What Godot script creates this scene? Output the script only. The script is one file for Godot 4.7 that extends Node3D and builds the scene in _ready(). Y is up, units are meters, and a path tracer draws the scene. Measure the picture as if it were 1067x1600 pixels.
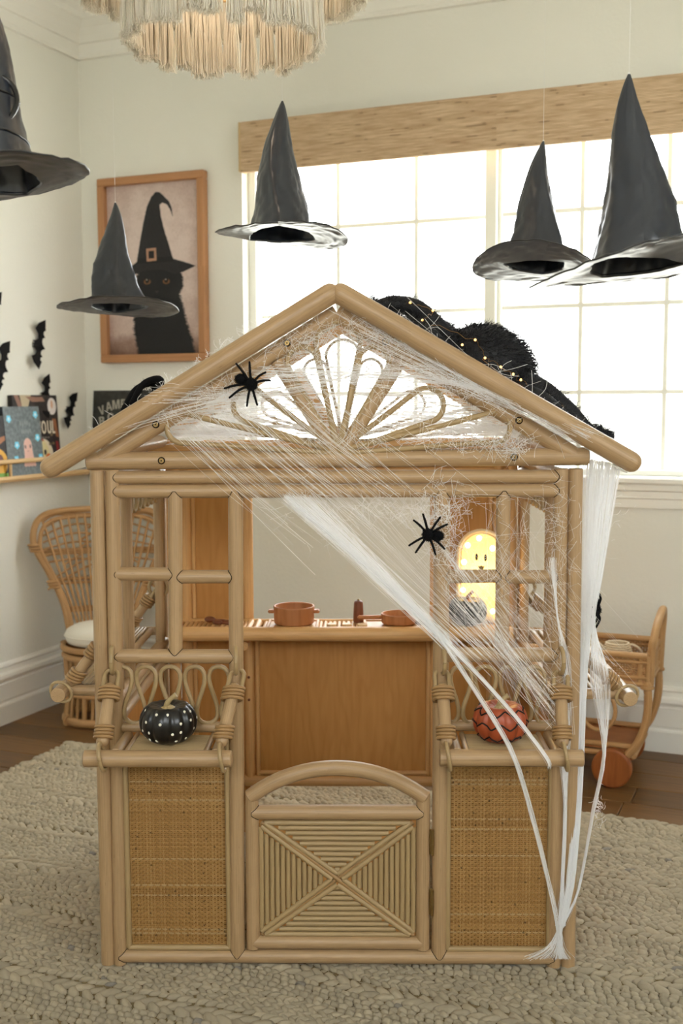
extends Node3D

# A rattan playhouse in a child's room, dressed for Halloween. Metres, y up; y = 0 is the top of the rug.

const FLOOR := -0.015
const WALL_X := -1.868
const WALL_Z := -1.793
const RIGHT_X := 2.9
const FRONT_Z := 3.6
const CEIL := 2.71
const TURN := 0.3787        # how far the playhouse is turned in the room

var rng := RandomNumberGenerator.new()
var house_frame := Transform3D(Basis(Vector3.UP, TURN), Vector3.ZERO)
var M := {}
var used := {}


# ---------------------------------------------------------------- mesh building
class Shape:
	var v := PackedVector3Array()
	var n := PackedVector3Array()
	var uv := PackedVector2Array()
	var c := PackedColorArray()
	var idx := PackedInt32Array()
	var tint := Color.WHITE
	var uo := 0.0
	var vo := 0.0
	var vs := 2.0

	func put(p: Vector3, nn: Vector3, t: Vector2) -> int:
		v.push_back(p); n.push_back(nn); uv.push_back(t); c.push_back(tint)
		return v.size() - 1

	func tri(a: int, b: int, d: int) -> void:
		idx.push_back(a); idx.push_back(b); idx.push_back(d)

	func quad(a: int, b: int, d: int, e: int) -> void:   # a b d e counter-clockwise from outside
		idx.push_back(a); idx.push_back(d); idx.push_back(b)
		idx.push_back(a); idx.push_back(e); idx.push_back(d)

	# swept round bar; rad: float or PackedFloat32Array; caps 0 none, 1 flat, 2 dome
	func tube(pts: PackedVector3Array, rad, sides := 10, caps := 1, flat := 1.0, up := Vector3.ZERO, closed := false) -> void:
		var k := pts.size()
		if k < 2: return
		var rs := PackedFloat32Array()
		if rad is float or rad is int:
			rs.resize(k); rs.fill(float(rad))
		else:
			rs = rad
		var t0: Vector3 = (pts[1] - pts[0]).normalized()
		if closed: t0 = (pts[1] - pts[k - 2]).normalized()
		var nn := up
		if nn == Vector3.ZERO:
			nn = Vector3.UP if absf(t0.y) < 0.9 else Vector3.RIGHT
		nn = (nn - t0 * nn.dot(t0)).normalized()
		var length := 0.0
		var first := v.size()
		var ring := sides + 1
		var t_first := t0
		var t_last := t0
		for i in k:
			var t: Vector3
			if i == 0: t = t0
			elif i == k - 1: t = (t0 if closed else (pts[k - 1] - pts[k - 2]).normalized())
			else: t = (pts[i + 1] - pts[i - 1]).normalized()
			if i > 0:
				length += pts[i].distance_to(pts[i - 1])
				nn = (nn - t * nn.dot(t)).normalized()
			var b := t.cross(nn)
			t_last = t
			for j in ring:
				var a := TAU * j / sides
				var d := nn * cos(a) + b * sin(a) * flat
				var dn := (nn * cos(a) * flat + b * sin(a)).normalized() if flat != 1.0 else d
				put(pts[i] + d * rs[i], dn, Vector2(float(j) / sides + uo, length * vs + vo))
		for i in k - 1:
			for j in sides:
				var a := first + i * ring + j
				quad(a, a + 1, a + ring + 1, a + ring)
		if caps > 0 and not closed:
			_cap(pts[0], -t_first, first, ring, rs[0], caps, false)
			_cap(pts[k - 1], t_last, first + (k - 1) * ring, ring, rs[k - 1], caps, true)

	# a flat fibre with one face turned towards 'look'
	func fibre(pts: PackedVector3Array, r: float, look: Vector3) -> void:
		var a0 := v.size()
		for i in pts.size():
			var t := (pts[mini(i + 1, pts.size() - 1)] - pts[maxi(i - 1, 0)]).normalized()
			var side := t.cross(look).normalized()
			var nn := side.cross(t)
			put(pts[i] - side * r, nn, Vector2(0, i))
			put(pts[i] + side * r, nn, Vector2(1, i))
		for i in pts.size() - 1:
			var a := a0 + i * 2
			quad(a, a + 1, a + 3, a + 2)

	func _cap(o: Vector3, t: Vector3, at: int, ring: int, r: float, caps: int, far: bool) -> void:
		if caps == 1:
			# small chamfer then a flat disc
			var a0 := v.size()
			for j in ring:
				put(v[at + j], (t + n[at + j]).normalized(), uv[at + j])
			for j in ring:
				put(o + (v[at + j] - o) * 0.86 + t * r * 0.12, t, Vector2(0.5, vo) + Vector2((j % 3) * 0.05, j * 0.004))
			var m := put(o + t * r * 0.13, t, Vector2(0.5, vo))
			for j in ring - 1:
				if far:
					quad(a0 + j, a0 + j + 1, a0 + ring + j + 1, a0 + ring + j)
					tri(a0 + ring + j, m, a0 + ring + j + 1)
				else:
					quad(a0 + j + 1, a0 + j, a0 + ring + j, a0 + ring + j + 1)
					tri(a0 + ring + j + 1, m, a0 + ring + j)
		else:
			var prev := at
			for s in 4:
				var a := PI / 2 * (s + 1) / 4.0
				var here := v.size()
				for j in ring:
					var d := v[at + j] - o
					put(o + d * cos(a) + t * r * sin(a), (d.normalized() * cos(a) + t * sin(a)).normalized(), uv[at + j] + Vector2(0, 0.01 * s))
				for j in ring - 1:
					if far: quad(prev + j, prev + j + 1, here + j + 1, here + j)
					else: quad(prev + j + 1, prev + j, here + j, here + j + 1)
				prev = here

	func bar(a: Vector3, b: Vector3, r: float, sides := 14, caps := 1) -> void:
		tube(PackedVector3Array([a, b]), r, sides, caps)

	# box with chamfered edges
	func box(o: Vector3, s: Vector3, bs := Basis.IDENTITY, bev := 0.0) -> void:
		var h := s / 2.0
		var e := minf(bev, minf(h.x, minf(h.y, h.z)) * 0.9)
		for ax in 3:
			for sg in [-1.0, 1.0]:
				var nn := Vector3.ZERO; nn[ax] = sg
				var u := Vector3.ZERO; u[(ax + 1) % 3] = 1.0
				var w := nn.cross(u)
				var hu: float = h[(ax + 1) % 3] - e
				var hw: float = h[(ax + 2) % 3] - e
				var ids := []
				for q in [[-1, -1], [1, -1], [1, 1], [-1, 1]]:
					var p: Vector3 = nn * h[ax] + u * hu * q[0] + w * hw * q[1]
					ids.push_back(put(o + bs * p, bs * nn, Vector2(p[(ax + 1) % 3], p[(ax + 2) % 3])))
				quad(ids[0], ids[1], ids[2], ids[3])
		if e <= 0.0: return
		for ax in 3:
			var a1 := (ax + 1) % 3
			var a2 := (ax + 2) % 3
			for s1 in [-1.0, 1.0]:
				for s2 in [-1.0, 1.0]:
					var n1 := Vector3.ZERO; n1[a1] = s1
					var n2 := Vector3.ZERO; n2[a2] = s2
					var al := Vector3.ZERO; al[ax] = h[ax] - e
					var p1 := n1 * h[a1] + n2 * (h[a2] - e)
					var p2 := n1 * (h[a1] - e) + n2 * h[a2]
					var m := (n1 + n2).normalized()
					var a := put(o + bs * (p1 - al), bs * m, Vector2(p1.x, p1.y))
					var b := put(o + bs * (p1 + al), bs * m, Vector2(p1.x + 0.1, p1.y))
					var d := put(o + bs * (p2 + al), bs * m, Vector2(p1.x + 0.1, p1.y + 0.01))
					var g := put(o + bs * (p2 - al), bs * m, Vector2(p1.x, p1.y + 0.01))
					if (v[b] - v[a]).cross(v[d] - v[a]).dot(bs * m) > 0: quad(a, b, d, g)
					else: quad(a, g, d, b)
		for sx in [-1.0, 1.0]:
			for sy in [-1.0, 1.0]:
				for sz in [-1.0, 1.0]:
					var sg := Vector3(sx, sy, sz)
					var m := sg.normalized()
					var a := put(o + bs * (sg * Vector3(h.x, h.y - e, h.z - e)), bs * m, Vector2.ZERO)
					var b := put(o + bs * (sg * Vector3(h.x - e, h.y, h.z - e)), bs * m, Vector2.ZERO)
					var d := put(o + bs * (sg * Vector3(h.x - e, h.y - e, h.z)), bs * m, Vector2.ZERO)
					if sx * sy * sz > 0: tri(a, d, b)
					else: tri(a, b, d)

	# profile of (radius, height) from bottom to top, turned round the y axis
	func lathe(prof: PackedVector2Array, sides: int, xf := Transform3D.IDENTITY, ribs := 0, depth := 0.0, phase := 0.0) -> void:
		var first := v.size()
		var k := prof.size()
		var ring := sides + 1
		var grid := PackedVector3Array()
		for i in k:
			for j in ring:
				var a := TAU * j / sides
				var r := prof[i].x
				if ribs > 0:
					r *= 1.0 - depth * pow(absf(cos(a * ribs / 2.0 + phase)), 6.0)
				grid.push_back(xf * Vector3(sin(a) * r, prof[i].y, cos(a) * r))
		for i in k:
			for j in ring:
				var jl := (j - 1 + sides) % sides
				var jr := (j + 1) % sides
				var du := grid[i * ring + jr] - grid[i * ring + jl]
				var dv := grid[mini(i + 1, k - 1) * ring + j] - grid[maxi(i - 1, 0) * ring + j]
				var nn := du.cross(dv)
				if nn.length_squared() < 1e-16:
					nn = xf.basis.y * (1.0 if i > k / 2 else -1.0)
				put(grid[i * ring + j], nn.normalized(), Vector2(float(j) / sides, float(i) / (k - 1)))
		for i in k - 1:
			for j in sides:
				var a := first + i * ring + j
				quad(a, a + 1, a + ring + 1, a + ring)

	func ball(o: Vector3, r: Vector3, rows := 10, cols := 16, bs := Basis.IDENTITY) -> void:
		var first := v.size()
		for i in rows + 1:
			var p := PI * i / rows - PI / 2
			for j in cols + 1:
				var a := TAU * j / cols
				var d := Vector3(cos(p) * sin(a), sin(p), cos(p) * cos(a))
				put(o + bs * (d * r), (bs * (d / r)).normalized(), Vector2(float(j) / cols, float(i) / rows))
		for i in rows:
			for j in cols:
				var a := first + i * (cols + 1) + j
				quad(a, a + 1, a + cols + 2, a + cols + 1)

	# grid of points (rows x cols) as a sheet, normals computed; thick > 0 adds a back
	func sheet(g: PackedVector3Array, rows: int, cols: int, thick := 0.0) -> void:
		var nn := PackedVector3Array()
		for i in rows:
			for j in cols:
				var du := g[i * cols + mini(j + 1, cols - 1)] - g[i * cols + maxi(j - 1, 0)]
				var dv := g[mini(i + 1, rows - 1) * cols + j] - g[maxi(i - 1, 0) * cols + j]
				nn.push_back(du.cross(dv).normalized())
		var a0 := v.size()
		for k in rows * cols:
			put(g[k], nn[k], Vector2(float(k % cols) / (cols - 1), float(k / cols) / (rows - 1)))
		for i in rows - 1:
			for j in cols - 1:
				var a := a0 + i * cols + j
				quad(a, a + 1, a + cols + 1, a + cols)
		if thick > 0.0:
			var b0 := v.size()
			for k in rows * cols:
				put(g[k] - nn[k] * thick, -nn[k], Vector2(float(k % cols) / (cols - 1), float(k / cols) / (rows - 1)))
			for i in rows - 1:
				for j in cols - 1:
					var a := b0 + i * cols + j
					quad(a + 1, a, a + cols, a + cols + 1)
			for i in rows - 1:
				quad(a0 + i * cols, a0 + (i + 1) * cols, b0 + (i + 1) * cols, b0 + i * cols)
				quad(a0 + (i + 1) * cols + cols - 1, a0 + i * cols + cols - 1, b0 + i * cols + cols - 1, b0 + (i + 1) * cols + cols - 1)
			for j in cols - 1:
				quad(a0 + j + 1, a0 + j, b0 + j, b0 + j + 1)
				quad(a0 + (rows - 1) * cols + j, a0 + (rows - 1) * cols + j + 1, b0 + (rows - 1) * cols + j + 1, b0 + (rows - 1) * cols + j)

	# closed outline in the xy plane, given thickness along z, placed by xf
	func plate(poly: PackedVector2Array, thick: float, xf := Transform3D.IDENTITY) -> void:
		var ts := Geometry2D.triangulate_polygon(poly)
		var lo := poly[0]
		var hi := poly[0]
		for p in poly:
			lo = lo.min(p); hi = hi.max(p)
		for s in [1.0, -1.0]:
			var a := v.size()
			for p in poly:
				put(xf * Vector3(p.x, p.y, thick / 2 * s), (xf.basis.z * s).normalized(), Vector2((p.x - lo.x) / (hi.x - lo.x), 1.0 - (p.y - lo.y) / (hi.y - lo.y)))
			for k in range(0, ts.size(), 3):
				var p := poly[ts[k]]
				var q := poly[ts[k + 1]]
				var w := poly[ts[k + 2]]
				var ccw := (q - p).cross(w - p) > 0
				if ccw == (s > 0): tri(a + ts[k], a + ts[k + 2], a + ts[k + 1])
				else: tri(a + ts[k], a + ts[k + 1], a + ts[k + 2])
		var area := 0.0
		for k in poly.size():
			area += poly[k].cross(poly[(k + 1) % poly.size()])
		for k in poly.size():
			var p := poly[k]
			var q := poly[(k + 1) % poly.size()]
			var e := (q - p).normalized()
			var on := Vector3(e.y, -e.x, 0) * (1.0 if area > 0 else -1.0)
			var wn := (xf.basis * on).normalized()
			var a := put(xf * Vector3(p.x, p.y, -thick / 2), wn, Vector2.ZERO)
			var b := put(xf * Vector3(q.x, q.y, -thick / 2), wn, Vector2.ZERO)
			var d := put(xf * Vector3(q.x, q.y, thick / 2), wn, Vector2.ZERO)
			var f := put(xf * Vector3(p.x, p.y, thick / 2), wn, Vector2.ZERO)
			if area > 0: quad(a, b, d, f)
			else: quad(b, a, f, d)

	func mesh(m: Material) -> ArrayMesh:
		var arr := []
		arr.resize(Mesh.ARRAY_MAX)
		arr[Mesh.ARRAY_VERTEX] = v
		arr[Mesh.ARRAY_NORMAL] = n
		arr[Mesh.ARRAY_TEX_UV] = uv
		arr[Mesh.ARRAY_COLOR] = c
		arr[Mesh.ARRAY_INDEX] = idx
		var am := ArrayMesh.new()
		am.add_surface_from_arrays(Mesh.PRIMITIVE_TRIANGLES, arr)
		am.surface_set_material(0, m)
		return am


func V(x: float, y: float, z: float) -> Vector3:
	return Vector3(x, y, z)


func numbered(called: String) -> String:
	if not used.has(called):
		used[called] = 0
		return called
	used[called] += 1
	return "%s_%03d" % [called, used[called]]


func obj(called: String, s: Shape, m: Material, parent: Node = self) -> MeshInstance3D:
	return inst(called, s.mesh(m), parent)


func inst(called: String, mesh: Mesh, parent: Node = self, xf := Transform3D.IDENTITY) -> MeshInstance3D:
	var o := MeshInstance3D.new()
	o.name = numbered(called) if parent == self else called
	o.mesh = mesh
	o.transform = xf
	parent.add_child(o, true)
	if parent != self and o.name.validate_node_name() != called:
		var k := 1
		while parent.has_node("%s_%03d" % [called, k]): k += 1
		o.name = "%s_%03d" % [called, k]
	return o


func thing(called: String, label: String, category: String, xf := Transform3D.IDENTITY, group := "") -> Node3D:
	var o := Node3D.new()
	o.name = numbered(called)
	o.transform = xf
	add_child(o)
	tag(o, label, category, group)
	return o


func tag(o: Node, label: String, category: String, group := "") -> Node:
	o.set_meta("label", label)
	o.set_meta("category", category)
	if group != "": o.set_meta("group", group)
	return o


func struct(called: String, s: Shape, m: Material, parent: Node = self, label := "") -> MeshInstance3D:
	var o := obj(called, s, m, parent)
	if parent == self:
		o.set_meta("kind", "structure")
		if label != "":
			o.set_meta("label", label)
			o.set_meta("category", called.get_slice("_", 0))
	return o


func stuff(o: Node) -> Node:
	o.set_meta("kind", "stuff")
	return o


# ---------------------------------------------------------------- materials
func mat(nm: String, col: Color, rough := 0.6, spec := 0.5) -> StandardMaterial3D:
	var m := StandardMaterial3D.new()
	m.resource_name = nm
	m.albedo_color = col
	m.roughness = rough
	m.metallic_specular = spec
	M[nm] = m
	return m


func rgb(r: float, g: float, b: float) -> Color:
	return Color(r / 255.0, g / 255.0, b / 255.0)


func tex(im: Image) -> ImageTexture:
	return ImageTexture.create_from_image(im)


func fnl(s: int, f: float, oct := 3) -> FastNoiseLite:
	var z := FastNoiseLite.new()
	z.seed = s
	z.frequency = f
	z.fractal_octaves = oct
	z.noise_type = FastNoiseLite.TYPE_SIMPLEX_SMOOTH
	return z


# streaky grain: w x h, streaks run along v; wraps round u
func grain(w: int, h: int, s: int, base: Color, dark: Color, streak: float, along: float, amount: float, specks: float) -> ImageTexture:
	var im := Image.create(w, h, false, Image.FORMAT_RGB8)
	var a := fnl(s, 1.0)
	var b := fnl(s + 7, 1.0, 2)
	for y in h:
		for x in w:
			var t := TAU * x / w
			var cx := cos(t) * streak
			var cy := sin(t) * streak
			var k := a.get_noise_3d(cx * 3.2, cy * 3.2, y * along) * 0.5 + 0.5
			var q := b.get_noise_3d(cx * 11.0, cy * 11.0, y * along * 5.0) * 0.5 + 0.5
			var mixv := clampf((k - 0.35) * amount + (q - 0.5) * amount * 0.6, 0, 1)
			if q > 1.0 - specks * 1.6: mixv = minf(mixv + 0.6, 1.0)
			im.set_pixel(x, y, base.lerp(dark, mixv))
	return tex(im)


func fill_poly(im: Image, pts: PackedVector2Array, col: Color, soft := 0.0) -> void:
	var lo := pts[0]
	var hi := pts[0]
	for p in pts:
		lo = lo.min(p); hi = hi.max(p)
	for y in range(maxi(0, int(lo.y)), mini(im.get_height(), int(hi.y) + 1)):
		var xs := []
		for k in pts.size():
			var p := pts[k]
			var q := pts[(k + 1) % pts.size()]
			if (p.y <= y) != (q.y <= y):
				xs.push_back(p.x + (y - p.y) / (q.y - p.y) * (q.x - p.x))
		xs.sort()
		for k in range(0, xs.size() - 1, 2):
			var x0: float = xs[k] + (rng.randf_range(-soft, soft) if soft > 0 else 0.0)
			var x1: float = xs[k + 1] + (rng.randf_range(-soft, soft) if soft > 0 else 0.0)
			if x1 > x0: im.fill_rect(Rect2i(int(x0), y, int(x1 - x0) + 1, 1), col)


func ellipse(cx: float, cy: float, rx: float, ry: float, k := 40) -> PackedVector2Array:
	var p := PackedVector2Array()
	for i in k:
		p.push_back(Vector2(cx + rx * cos(TAU * i / k), cy + ry * sin(TAU * i / k)))
	return p


func build_materials() -> void:
	var m := mat("wall paint", rgb(236, 235, 226), 0.85, 0.25)
	var nt := NoiseTexture2D.new()
	nt.width = 256; nt.height = 256; nt.seamless = true
	nt.noise = fnl(3, 0.05, 4)
	m.heightmap_enabled = true
	m.heightmap_texture = nt
	m.heightmap_scale = 0.05
	m.uv1_triplanar = true
	m.uv1_world_triplanar = true
	m.uv1_scale = V(4, 4, 4)
	mat("ceiling paint", rgb(240, 237, 228), 0.9, 0.2)
	mat("trim paint", rgb(242, 240, 232), 0.45, 0.45)
	m = mat("window frame", rgb(244, 244, 236), 0.4, 0.5)
	m.backlight_enabled = true
	m.backlight = Color(0.5, 0.5, 0.47)
	var g := mat("window glass", Color(0.97, 1.0, 0.99, 0.06), 0.03, 0.5)
	g.transparency = BaseMaterial3D.TRANSPARENCY_ALPHA
	# rattan poles: washed, dull honey
	m = mat("rattan pole", Color.WHITE, 0.42, 0.45)
	m.albedo_texture = grain(128, 512, 11, rgb(178, 147, 108), rgb(136, 107, 72), 1.6, 0.004, 0.8, 0.07)
	m.clearcoat_enabled = true
	m.clearcoat = 0.22
	m.clearcoat_roughness = 0.3
	m = mat("rattan warm", Color.WHITE, 0.45, 0.5)
	m.albedo_texture = grain(128, 512, 12, rgb(222, 174, 114), rgb(184, 134, 80), 1.6, 0.004, 0.8, 0.06)
	m = mat("rattan cane", Color.WHITE, 0.4, 0.5)
	m.albedo_texture = grain(64, 256, 13, rgb(172, 146, 104), rgb(138, 112, 74), 1.2, 0.006, 0.9, 0.04)
	m = mat("rattan binding", Color.WHITE, 0.42, 0.5)
	m.albedo_texture = grain(64, 256, 14, rgb(168, 132, 86), rgb(126, 92, 54), 1.2, 0.01, 1.1, 0.05)
	m = mat("old rattan", Color.WHITE, 0.5, 0.4)
	m.albedo_texture = grain(64, 256, 15, rgb(192, 152, 104), rgb(150, 108, 66), 1.2, 0.01, 1.0, 0.05)
	m = mat("plywood", Color.WHITE, 0.5, 0.4)
	m.albedo_texture = plywood()
	m = mat("cane weave", Color.WHITE, 0.55, 0.4)
	m.vertex_color_use_as_albedo = true
	mat("cane backing", rgb(98, 64, 34), 0.8, 0.2)
	m = mat("brass", rgb(150, 124, 78), 0.38, 0.5); m.metallic = 0.9
	mat("dark gap", rgb(38, 28, 20), 0.8, 0.2)
	# floor
	for k in 4:
		m = mat("plank wood %d" % k, Color.WHITE, 0.42, 0.45)
		var bs: Color = [rgb(124, 89, 50), rgb(110, 78, 43), rgb(132, 95, 54), rgb(118, 86, 50)][k]
		m.albedo_texture = grain(128, 512, 30 + k, bs, bs.darkened(0.38), 1.8, 0.006, 1.0, 0.03)
		m.uv1_scale = V(5, 0.8, 1)
	# wool
	m = mat("wool knit", rgb(255, 255, 255), 0.95, 0.15)
	m.vertex_color_use_as_albedo = true
	nt = NoiseTexture2D.new()
	nt.width = 128; nt.height = 128; nt.seamless = true
	nt.noise = fnl(9, 0.12, 3)
	m.heightmap_enabled = true; m.heightmap_texture = nt; m.heightmap_scale = 0.12
	m.uv1_triplanar = true; m.uv1_scale = V(40, 40, 40)
	m.rim_enabled = true; m.rim = 0.25; m.rim_tint = 0.6
	mat("wool ground", rgb(128, 112, 82), 0.95, 0.1)
	# cloth
	m = mat("roof canvas", rgb(250, 250, 247), 0.9, 0.2)
	m.backlight_enabled = true; m.backlight = Color(1.0, 1.0, 0.98)
	m.transparency = BaseMaterial3D.TRANSPARENCY_ALPHA
	m.albedo_color.a = 0.6
	m = mat("web cotton", rgb(254, 254, 254), 0.7, 0.4)
	m.backlight_enabled = true; m.backlight = Color(1.0, 1.0, 1.0)
	m = mat("hat satin", rgb(21, 29, 42), 0.3, 0.66)
	m.rim_enabled = true; m.rim = 0.3
	m.backlight_enabled = true; m.backlight = Color(0.1, 0.1, 0.11)
	mat("hat trim", rgb(18, 18, 20), 0.3, 0.6)
	m = mat("thread", rgb(235, 235, 232), 0.3, 0.5)
	m = mat("black fur", rgb(22, 23, 28), 0.6, 0.45)
	m.rim_enabled = true; m.rim = 0.4
	mat("black felt", rgb(15, 15, 17), 0.85, 0.25)
	mat("bat card", rgb(22, 21, 22), 0.7, 0.3)
	m = mat("tassel cotton", rgb(253, 249, 240), 0.85, 0.25)
	m.backlight_enabled = true; m.backlight = Color(1.0, 0.98, 0.94)
	mat("cushion cloth", rgb(236, 230, 214), 0.9, 0.2)
	mat("black gloss", rgb(14, 14, 15), 0.28, 0.55)
	mat("white paint", rgb(244, 240, 222), 0.5, 0.4)
	mat("stem gold", rgb(172, 150, 106), 0.45, 0.5)
	mat("orange clay", rgb(162, 74, 40), 0.4, 0.5)
	mat("black paint", rgb(18, 16, 16), 0.5, 0.4)
	m = mat("play wood", Color.WHITE, 0.5, 0.4)
	m.albedo_texture = grain(64, 256, 16, rgb(184, 122, 76), rgb(146, 88, 50), 1.2, 0.01, 1.0, 0.04)
	m = mat("dark wood", Color.WHITE, 0.4, 0.5)
	m.albedo_texture = grain(64, 256, 17, rgb(122, 66, 38), rgb(80, 38, 22), 1.2, 0.01, 1.0, 0.04)
	m = mat("frame wood", Color.WHITE, 0.45, 0.45)
	m.albedo_texture = grain(64, 256, 18, rgb(184, 134, 92), rgb(154, 106, 68), 1.0, 0.006, 0.9, 0.03)
	m = mat("pale wood", Color.WHITE, 0.45, 0.45)
	m.albedo_texture = grain(64, 256, 19, rgb(226, 192, 142), rgb(198, 158, 108), 1.0, 0.006, 0.9, 0.03)
	m = mat("wheel wood", Color.WHITE, 0.45, 0.45)
	m.albedo_texture = grain(64, 256, 20, rgb(158, 92, 46), rgb(118, 62, 28), 1.0, 0.006, 0.9, 0.03)
	mat("white wicker", rgb(226, 208, 178), 0.6, 0.4)
	m = mat("reed blind", Color.WHITE, 0.75, 0.25)
	m.albedo_texture = reeds()
	mat("blind edge", rgb(206, 180, 138), 0.7, 0.3)


func plywood() -> ImageTexture:
	var im := Image.create(512, 512, false, Image.FORMAT_RGB8)
	var a := fnl(21, 0.006, 3)
	var b := fnl(22, 0.02, 3)
	for y in 512:
		for x in 512:
			var rings := a.get_noise_2d(x * 1.6, y * 0.28)
			var k := 0.5 + 0.5 * sin(rings * 15.0)
			var f := b.get_noise_2d(x * 3.0, y * 0.3) * 0.5 + 0.5
			var dk := Vector2((x - 330) / 46.0, (y - 400) / 90.0).length()
			var knot := clampf(1.1 - dk, 0, 1) * 0.35
			im.set_pixel(x, y, rgb(206, 150, 84).lerp(rgb(168, 110, 54), clampf(0.15 + 0.14 * pow(k, 3.0) + 0.35 * (f - 0.4) + knot, 0, 1)))
	return tex(im)


func reeds() -> ImageTexture:
	var im := Image.create(512, 256, false, Image.FORMAT_RGB8)
	var a := fnl(41, 0.01, 3)
	for y in 256:
		for x in 512:
			var row := y / 3
			var k := a.get_noise_2d(x * 1.6 + row * 131.7, row * 57.3) * 0.5 + 0.5
			var slow := a.get_noise_2d(x * 0.5, y * 3.0) * 0.5 + 0.5
			var c := rgb(232, 206, 172).lerp(rgb(186, 154, 120), clampf(k * 1.1 - 0.15 + (slow - 0.5) * 0.5, 0, 1))
			if y % 3 == 2: c = c.darkened(0.22)
			if k > 0.76: c = c.darkened(0.14)
			im.set_pixel(x, y, c)
	return tex(im)


# ---------------------------------------------------------------- the scene
func _ready() -> void:
	rng.seed = 20231
	# camera, sky, exposure
	var cam := Camera3D.new()
	cam.name = "camera"
	cam.transform = Transform3D(Basis(Vector3.UP, 0.396) * Basis(Vector3.RIGHT, -0.0985) * Basis(Vector3.BACK, -0.0033), V(0.8752, 1.1722, 2.0630))
	cam.fov = rad_to_deg(2.0 * atan(800.0 / 1750.0))
	var at := CameraAttributesPhysical.new()
	at.frustum_focal_length = 35.0
	at.exposure_aperture = 4.0
	at.frustum_focus_distance = 2.3
	cam.attributes = at
	add_child(cam)
	cam.fov = rad_to_deg(2.0 * atan(800.0 / 1750.0))
	cam.current = true
	var we := WorldEnvironment.new()
	we.name = "environment"
	var env := Environment.new()
	env.background_mode = Environment.BG_SKY
	var sky := Sky.new()
	var sm := ProceduralSkyMaterial.new()
	sm.sky_top_color = rgb(236, 244, 252)
	sm.sky_horizon_color = rgb(253, 253, 248)
	sm.sky_curve = 0.2
	sm.ground_horizon_color = rgb(234, 235, 225)
	sm.ground_bottom_color = rgb(188, 188, 178)
	sm.sky_energy_multiplier = 1.0
	sm.ground_energy_multiplier = 1.2
	sky.sky_material = sm
	env.sky = sky
	env.background_energy_multiplier = 8.5
	env.tonemap_mode = Environment.TONE_MAPPER_LINEAR
	env.tonemap_exposure = 1.2
	env.sdfgi_enabled = true
	env.ssao_enabled = true
	env.ssil_enabled = true
	we.environment = env
	add_child(we)

	build_materials()
	room()
	window_back()
	rug()
	playhouse()
	roof_things()
	house_things()
	webs()
	chair()
	cart()
	hats()
	chandelier()
	wall_things()


# a wall slab pierced by one opening: along axis 'u' (unit vector) from u0 to u1, floor to ceiling, outward normal 'o'
func wall(called: String, at: Vector3, u: Vector3, u0: float, u1: float, o: Vector3, hole: Array, label: String) -> void:
	var s := Shape.new()
	var t := 0.16
	var rects := [[u0, u1, FLOOR - 0.05, CEIL + 0.05]]
	if hole.size():
		rects = [[u0, hole[0], FLOOR - 0.05, CEIL + 0.05], [hole[1], u1, FLOOR - 0.05, CEIL + 0.05], [hole[0], hole[1], FLOOR - 0.05, hole[2]], [hole[0], hole[1], hole[3], CEIL + 0.05]]
	for r in rects:
		var c: Vector3 = at + u * (r[0] + r[1]) / 2.0 + Vector3.UP * (r[2] + r[3]) / 2.0 + o * t / 2.0
		s.box(c, (u * (r[1] - r[0])).abs() + V(0, r[3] - r[2], 0) + (o * t).abs())
	struct(called, s, M["wall paint"], self, label)


# moulding: profile of (out from wall, height) swept from a to b; inward = towards the room
func moulding(called: String, a: Vector3, b: Vector3, inward: Vector3, prof: PackedVector2Array, label: String) -> void:
	var s := Shape.new()
	var along := b - a
	var k := prof.size()
	for i in k - 1:
		var p := prof[i]
		var q := prof[i + 1]
		var e := (q - p)
		var n2 := Vector2(e.y, -e.x).normalized()
		var nn := inward * n2.x + Vector3.UP * n2.y
		var p0 := a + inward * p.x + Vector3.UP * p.y
		var p1 := a + inward * q.x + Vector3.UP * q.y
		var i0 := s.put(p0, nn, Vector2.ZERO)
		var i1 := s.put(p0 + along, nn, Vector2.ZERO)
		var i2 := s.put(p1 + along, nn, Vector2.ZERO)
		var i3 := s.put(p1, nn, Vector2.ZERO)
		if (s.v[i1] - s.v[i0]).cross(s.v[i2] - s.v[i0]).dot(nn) > 0: s.quad(i0, i1, i2, i3)
		else: s.quad(i0, i3, i2, i1)
	struct(called, s, M["trim paint"], self, label)


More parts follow.
